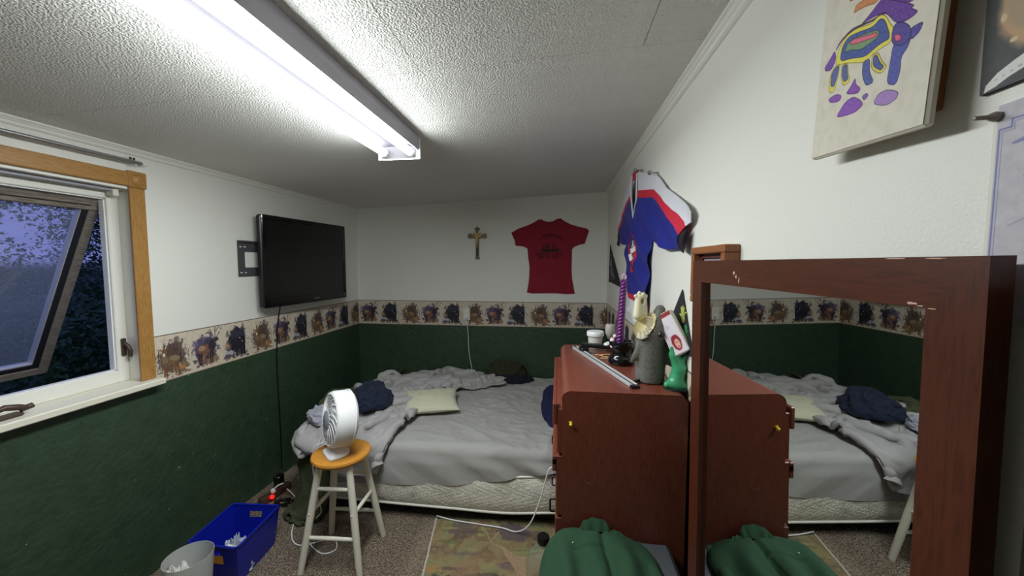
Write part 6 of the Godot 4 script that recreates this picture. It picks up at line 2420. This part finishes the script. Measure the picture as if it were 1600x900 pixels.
# ---------------------------------------------------------------- things on the floor
func build_floor_things() -> void:
	# blue tote
	var rim := [Vector2(-1.928, -1.908), Vector2(-1.640, -1.927), Vector2(-1.607, -1.595), Vector2(-1.893, -1.598)]
	var mid := Vector2.ZERO
	for q in rim: mid += q * 0.25
	var bot := []
	for q in rim: bot.append(q + (mid - q).normalized() * 0.035)
	var h := 0.22
	var o := thing("blue_bin", "royal blue plastic bin on the carpet by the green wall", "bin", Vector3(mid.x, 0, mid.y))
	var b := B.new()
	var at := func(k: int, t: float, y: float, inn: float) -> Vector3:
		var a: Vector2 = bot[k].lerp(rim[k], y / h)
		var c: Vector2 = bot[(k + 1) % 4].lerp(rim[(k + 1) % 4], y / h)
		var q := a.lerp(c, t)
		q += (mid - q).normalized() * inn
		return Vector3(q.x, y, q.y)
	for k in 4:
		var cells := [[0.0, 1.0, 0.0, h]]
		if k == 0 or k == 2: cells = [[0.0, 1.0, 0.0, 0.150], [0.0, 0.36, 0.150, 0.185], [0.64, 1.0, 0.150, 0.185], [0.0, 1.0, 0.185, h]]
		b = B.new()
		for s in cells:
			for inn in [0.0, 0.004]:
				var q0: Vector3 = at.call(k, s[0], s[2], inn)
				var q1: Vector3 = at.call(k, s[1], s[2], inn)
				var q2: Vector3 = at.call(k, s[1], s[3], inn)
				var q3: Vector3 = at.call(k, s[0], s[3], inn)
				var n := (q1 - q0).cross(q3 - q0).normalized()
				var outw := (q0 + q2) * 0.5 - Vector3(mid.x, (q0.y + q2.y) * 0.5, mid.y)
				if n.dot(outw) * (1.0 if inn == 0.0 else -1.0) < 0: n = -n
				b.quad(q0, q1, q2, q3, n)
		part("side", b, K.blue_plastic, o)
	b = B.new()
	var rp := PackedVector3Array()
	for k in 5:
		var q: Vector2 = rim[k % 4]
		if k > 0: rp.append(Vector3(rim[k - 1].lerp(q, 0.97).x, h, rim[k - 1].lerp(q, 0.97).y))
		if k < 4:
			var q2: Vector2 = rim[(k + 1) % 4]
			rp.append(Vector3(q.lerp(q2, 0.03).x, h, q.lerp(q2, 0.03).y))
	rp.append(rp[0])
	b.tube(rp, 0.006, 8, PackedFloat32Array(), false)
	part("rim", b, K.blue_plastic, o)
	b = B.new()
	b.extrude(PackedVector2Array(bot), Transform3D(Basis(Vector3(1, 0, 0), Vector3(0, 0, 1), Vector3(0, 1, 0)), Vector3(0, 0.002, 0)), 0.005)
	part("base", b, K.blue_plastic, o)
	b = B.new()
	var a0: Vector3 = at.call(2, 0.42, 0.16, -0.002)
	b.quad(at.call(2, 0.30, 0.165, -0.002), at.call(2, 0.62, 0.165, -0.002), at.call(2, 0.62, 0.115, -0.002), at.call(2, 0.30, 0.115, -0.002), Vector3.BACK)
	part("sticker", b, M(hexc("c98a2c"), 0.6), o, "orange-yellow sticker")
	# packet and crumpled wrapper inside
	b = B.new()
	b.box(Vector3(-1.70, 0.150, -1.650), Vector3(0.095, 0.028, 0.05), 0.008, Basis(Vector3.UP, -0.35) * Basis(Vector3.RIGHT, 0.35))
	b.box(Vector3(-1.705, 0.06, -1.66), Vector3(0.03, 0.12, 0.03), 0.004)
	solo("white_packet", b, K.paper, "white printed packet lying in the blue bin", "packet", Vector3(-1.70, 0.01, -1.65))
	b = B.new()
	heap(b, Vector3(-1.72, 0.01, -1.70), Vector3(0.075, 0.13, 0.06), 91, 0.55, 0.2, 1.4)
	solo("crumpled_wrapper", b, M(hexc("a9b0c4"), 0.25), "crumpled clear wrapper behind the packet in the blue bin", "wrapper", Vector3(-1.72, 0.01, -1.70))
	# translucent waste basket
	var wc := Vector3(-1.722, 0, -1.455)
	o = thing("waste_basket", "frosted white plastic waste basket in front of the blue bin", "waste basket", wc)
	var fr := M(Color(0.80, 0.81, 0.80, 0.62), 0.35)
	fr.transparency = BaseMaterial3D.TRANSPARENCY_ALPHA
	b = B.new()
	b.lathe([Vector2(0.0, 0.004), Vector2(0.070, 0.004), Vector2(0.094, 0.285), Vector2(0.096, 0.285), Vector2(0.072, 0.001), Vector2(0.0, 0.001)], wc, 48)
	part("basket", b, fr, o)
	b = B.new()
	heap(b, wc + Vector3(-0.015, 0.006, 0.035), Vector3(0.05, 0.20, 0.045), 95, 0.5, 0.0, 1.4)
	solo("crumpled_tissue", b, K.paper, "crumpled white tissue inside the frosted waste basket", "tissue", wc + Vector3(0, 0.005, 0.02))
	# power strip with a red switch, and plugs
	o = thing("power_strip", "power strip with glowing red switch beside the bed's foot", "power strip", Vector3(-1.99, 0, -2.35))
	b = B.new()
	b.bar(Vector3(-2.02, 0.026, -2.20), Vector3(-1.97, 0.026, -2.42), 0.05, 0.045, Vector3.UP, 0.005)
	part("body", b, M(hexc("4a352b"), 0.5), o)
	var red := M(hexc("ff2222"), 0.3)
	red.emission_enabled = true
	red.emission = Color(1.0, 0.08, 0.06)
	red.emission_energy_multiplier = 2.2
	b = B.new()
	b.box(Vector3(-1.965, 0.040, -2.245), Vector3(0.022, 0.022, 0.022), 0.004, Basis(Vector3.UP, 0.2))
	part("switch", b, red, o, "glowing red switch")
	b = B.new()
	b.box(Vector3(-1.985, 0.062, -2.28), Vector3(0.028, 0.03, 0.028), 0.006)
	b.tube(PackedVector3Array([Vector3(-1.985, 0.07, -2.28), Vector3(-1.95, 0.10, -2.285), Vector3(-1.92, 0.11, -2.30)]), 0.006, 8)
	solo("white_plug", b, K.white_plastic, "white plug in the power strip", "plug", Vector3(-1.985, 0.05, -2.28))
	b = B.new()
	b.box(Vector3(-2.005, 0.090, -2.36), Vector3(0.05, 0.08, 0.06), 0.008)
	solo("black_adapter", b, K.black_plastic, "black power adapter plugged into the strip", "adapter", Vector3(-2.005, 0.05, -2.36))
	b = B.new()
	var kp := PackedVector3Array()
	rng.seed = 44
	for k in 60:
		var w := k * 0.42
		kp.append(Vector3(-1.87 + cos(w) * (0.05 + 0.02 * sin(k * 0.7)), 0.012 + 0.018 * (0.5 + 0.5 * sin(k * 0.9)), -2.235 + sin(w) * 0.03))
	b.tube(kp, 0.005, 6)
	solo("tangled_cable", b, K.black_plastic, "tangled black cable on the carpet beside the power strip", "cable", Vector3(-1.87, 0, -2.235))
	# rug
	var A := Vector2(-0.774, -2.215)
	var e1 := Vector2(0.16, 0.987)
	var e2 := Vector2(0.9935, -0.113)
	var im := rug_print()
	o = thing("camouflage_rug", "camouflage rug with a printed deer before the bed", "rug", Vector3(-0.38, 0, -1.85))
	var rm := M(Color.WHITE, 0.95)
	rm.albedo_texture = tex(im)
	rm.normal_enabled = true
	rm.normal_texture = K.nt_weave
	rm.normal_scale = 0.5
	var nu := 30
	var nv := 30
	var p := PackedVector3Array()
	for j in nv:
		for i in nu:
			var q := A + e2 * (0.765 * i / (nu - 1)) + e1 * (0.84 * j / (nv - 1))
			p.append(Vector3(q.x, 0.011 + 0.0025 * nz.get_noise_2d(q.x * 120.0, q.y * 120.0), q.y))
	b = B.new()
	b.shell(p, nu, nv, 0.0085, true)
	part("pile", b, rm, o)
	b = B.new()
	var bp := PackedVector3Array()
	for k in 25:
		var q := A + e1 * (0.84 * k / 24.0) + e2 * (0.002 + 0.004 * nz.get_noise_1d(k * 40.0))
		bp.append(Vector3(q.x, 0.010, q.y))
	b.tube(bp, 0.007, 8)
	part("edge_binding", b, M(hexc("b9b3a4"), 0.9), o, "frayed pale edge binding")
	# white cord looping from the drawers over the rug
	var way := [Vector3(-0.012, 0.452, -2.145), Vector3(-0.045, 0.445, -2.13), Vector3(-0.066, 0.38, -2.125), Vector3(-0.10, 0.25, -2.125), Vector3(-0.16, 0.10, -2.12), Vector3(-0.24, 0.022, -2.15), Vector3(-0.34, 0.019, -2.175), Vector3(-0.50, 0.019, -2.19), Vector3(-0.66, 0.019, -2.205), Vector3(-0.775, 0.021, -2.228)]
	p = PackedVector3Array()
	for k in way.size() - 1:
		for i in 8: p.append(way[k].cubic_interpolate(way[k + 1], way[maxi(k - 1, 0)], way[mini(k + 2, way.size() - 1)], i / 8.0))
	p.append(way[-1])
	b = B.new()
	b.tube(p, 0.0042, 8)
	solo("extension_cord", b, K.white_plastic, "white cord looping from the dresser's drawers across the rug's edge", "cord", Vector3(-0.3, 0.0, -2.17))
	# clear jug with black cap
	var jc := Vector3(-0.088, 0.0, -1.79)
	o = thing("plastic_jug", "clear greenish plastic jug with a black cap on the rug", "jug", jc + Vector3(0, 0.014, 0))
	var cl := M(Color(0.62, 0.70, 0.58, 0.22), 0.08)
	cl.transparency = BaseMaterial3D.TRANSPARENCY_ALPHA
	b = B.new()
	p = PackedVector3Array()
	var prof := [[0.060, 0.015], [0.066, 0.022], [0.066, 0.10], [0.063, 0.105], [0.066, 0.11], [0.066, 0.155], [0.060, 0.190], [0.046, 0.220], [0.030, 0.240], [0.022, 0.248], [0.022, 0.262]]
	for q in prof:
		var off: float = 0.022 * smoothstep(0.16, 0.25, q[1])
		for k in 41:
			var w := TAU * k / 40.0
			var fl: float = 1.0 + 0.02 * cos(w * 6.0) * smoothstep(0.2, 0.1, q[1])
			p.append(jc + Vector3(off + cos(w) * q[0] * fl, q[1], sin(w) * q[0] * fl))
	b.grid(p, 41, prof.size(), false, true)
	part("body", b, cl, o)
	b = B.new()
	b.lathe([Vector2(0.024, 0.252), Vector2(0.029, 0.252), Vector2(0.031, 0.258), Vector2(0.031, 0.284), Vector2(0.028, 0.288), Vector2(0, 0.288)], jc + Vector3(0.022, 0, 0), 28)
	part("cap", b, K.black_plastic, o, "black screw cap")

func rug_print() -> Image:
	var S := 512
	var base := noise_image(55, 0.006, 512, 5)
	var im := tint(base, [hexc("4f5236"), hexc("6c6a48"), hexc("85805a"), hexc("8c7a58"), hexc("77604a"), hexc("8a8a5c"), hexc("a09a68")])
	rng.seed = 17
	for k in 46:
		var c: String = ["5a4a42", "4c4240", "7d7048", "8f8c5e", "87684e", "5c6440", "6a5560"][k % 7]
		dab(im, rng.randf() * S, rng.randf() * S, rng.randf_range(25, 80), rng.randf_range(6, 20), hexc(c), 0.55, 0.7)
	# dark thicket, stag head and neck, antlers
	dab(im, 120, 50, 60, 40, hexc("5d5052"), 0.7, 0.6)
	dab(im, 330, 70, 70, 50, hexc("564b52"), 0.8, 0.4)
	fill(im, pl("230,120 280,150 300,190 330,240 345,300 340,380 400,390 420,300 440,240 470,190 500,120 470,130 430,170 380,185 330,180 290,140"), hexc("8f7355"), 0.25)
	dab(im, 368, 360, 40, 60, hexc("9a714c"), 0.9, 0.2)
	for q in [[240, 118, 215, 60], [240, 118, 270, 70], [490, 120, 500, 50]]: stroke(im, Vector2(q[0], q[1]), Vector2(q[2], q[3]), 8, hexc("a48c68"), 0.8)
	dab(im, 352, 345, 5, 4, hexc("1c1412"), 1.0, 0.1)
	dab(im, 388, 345, 5, 4, hexc("1c1412"), 1.0, 0.1)
	dab(im, 370, 405, 14, 10, hexc("3a2a24"), 1.0, 0.2)
	dab(im, 70, 300, 60, 42, hexc("4b3f40"), 0.85, 0.5)
	dab(im, 30, 240, 30, 18, hexc("a27a50"), 0.8, 0.5)
	dab(im, 160, 230, 50, 30, hexc("94755a"), 0.6, 0.5)
	for k in 30:
		var y := rng.randf() * S
		var x := rng.randf() * S
		dab(im, x, y, rng.randf_range(10, 50), rng.randf_range(2, 6), hexc(["a8a46c", "6d7048", "59523f"][k % 3]), 0.5, 0.6)
	return im
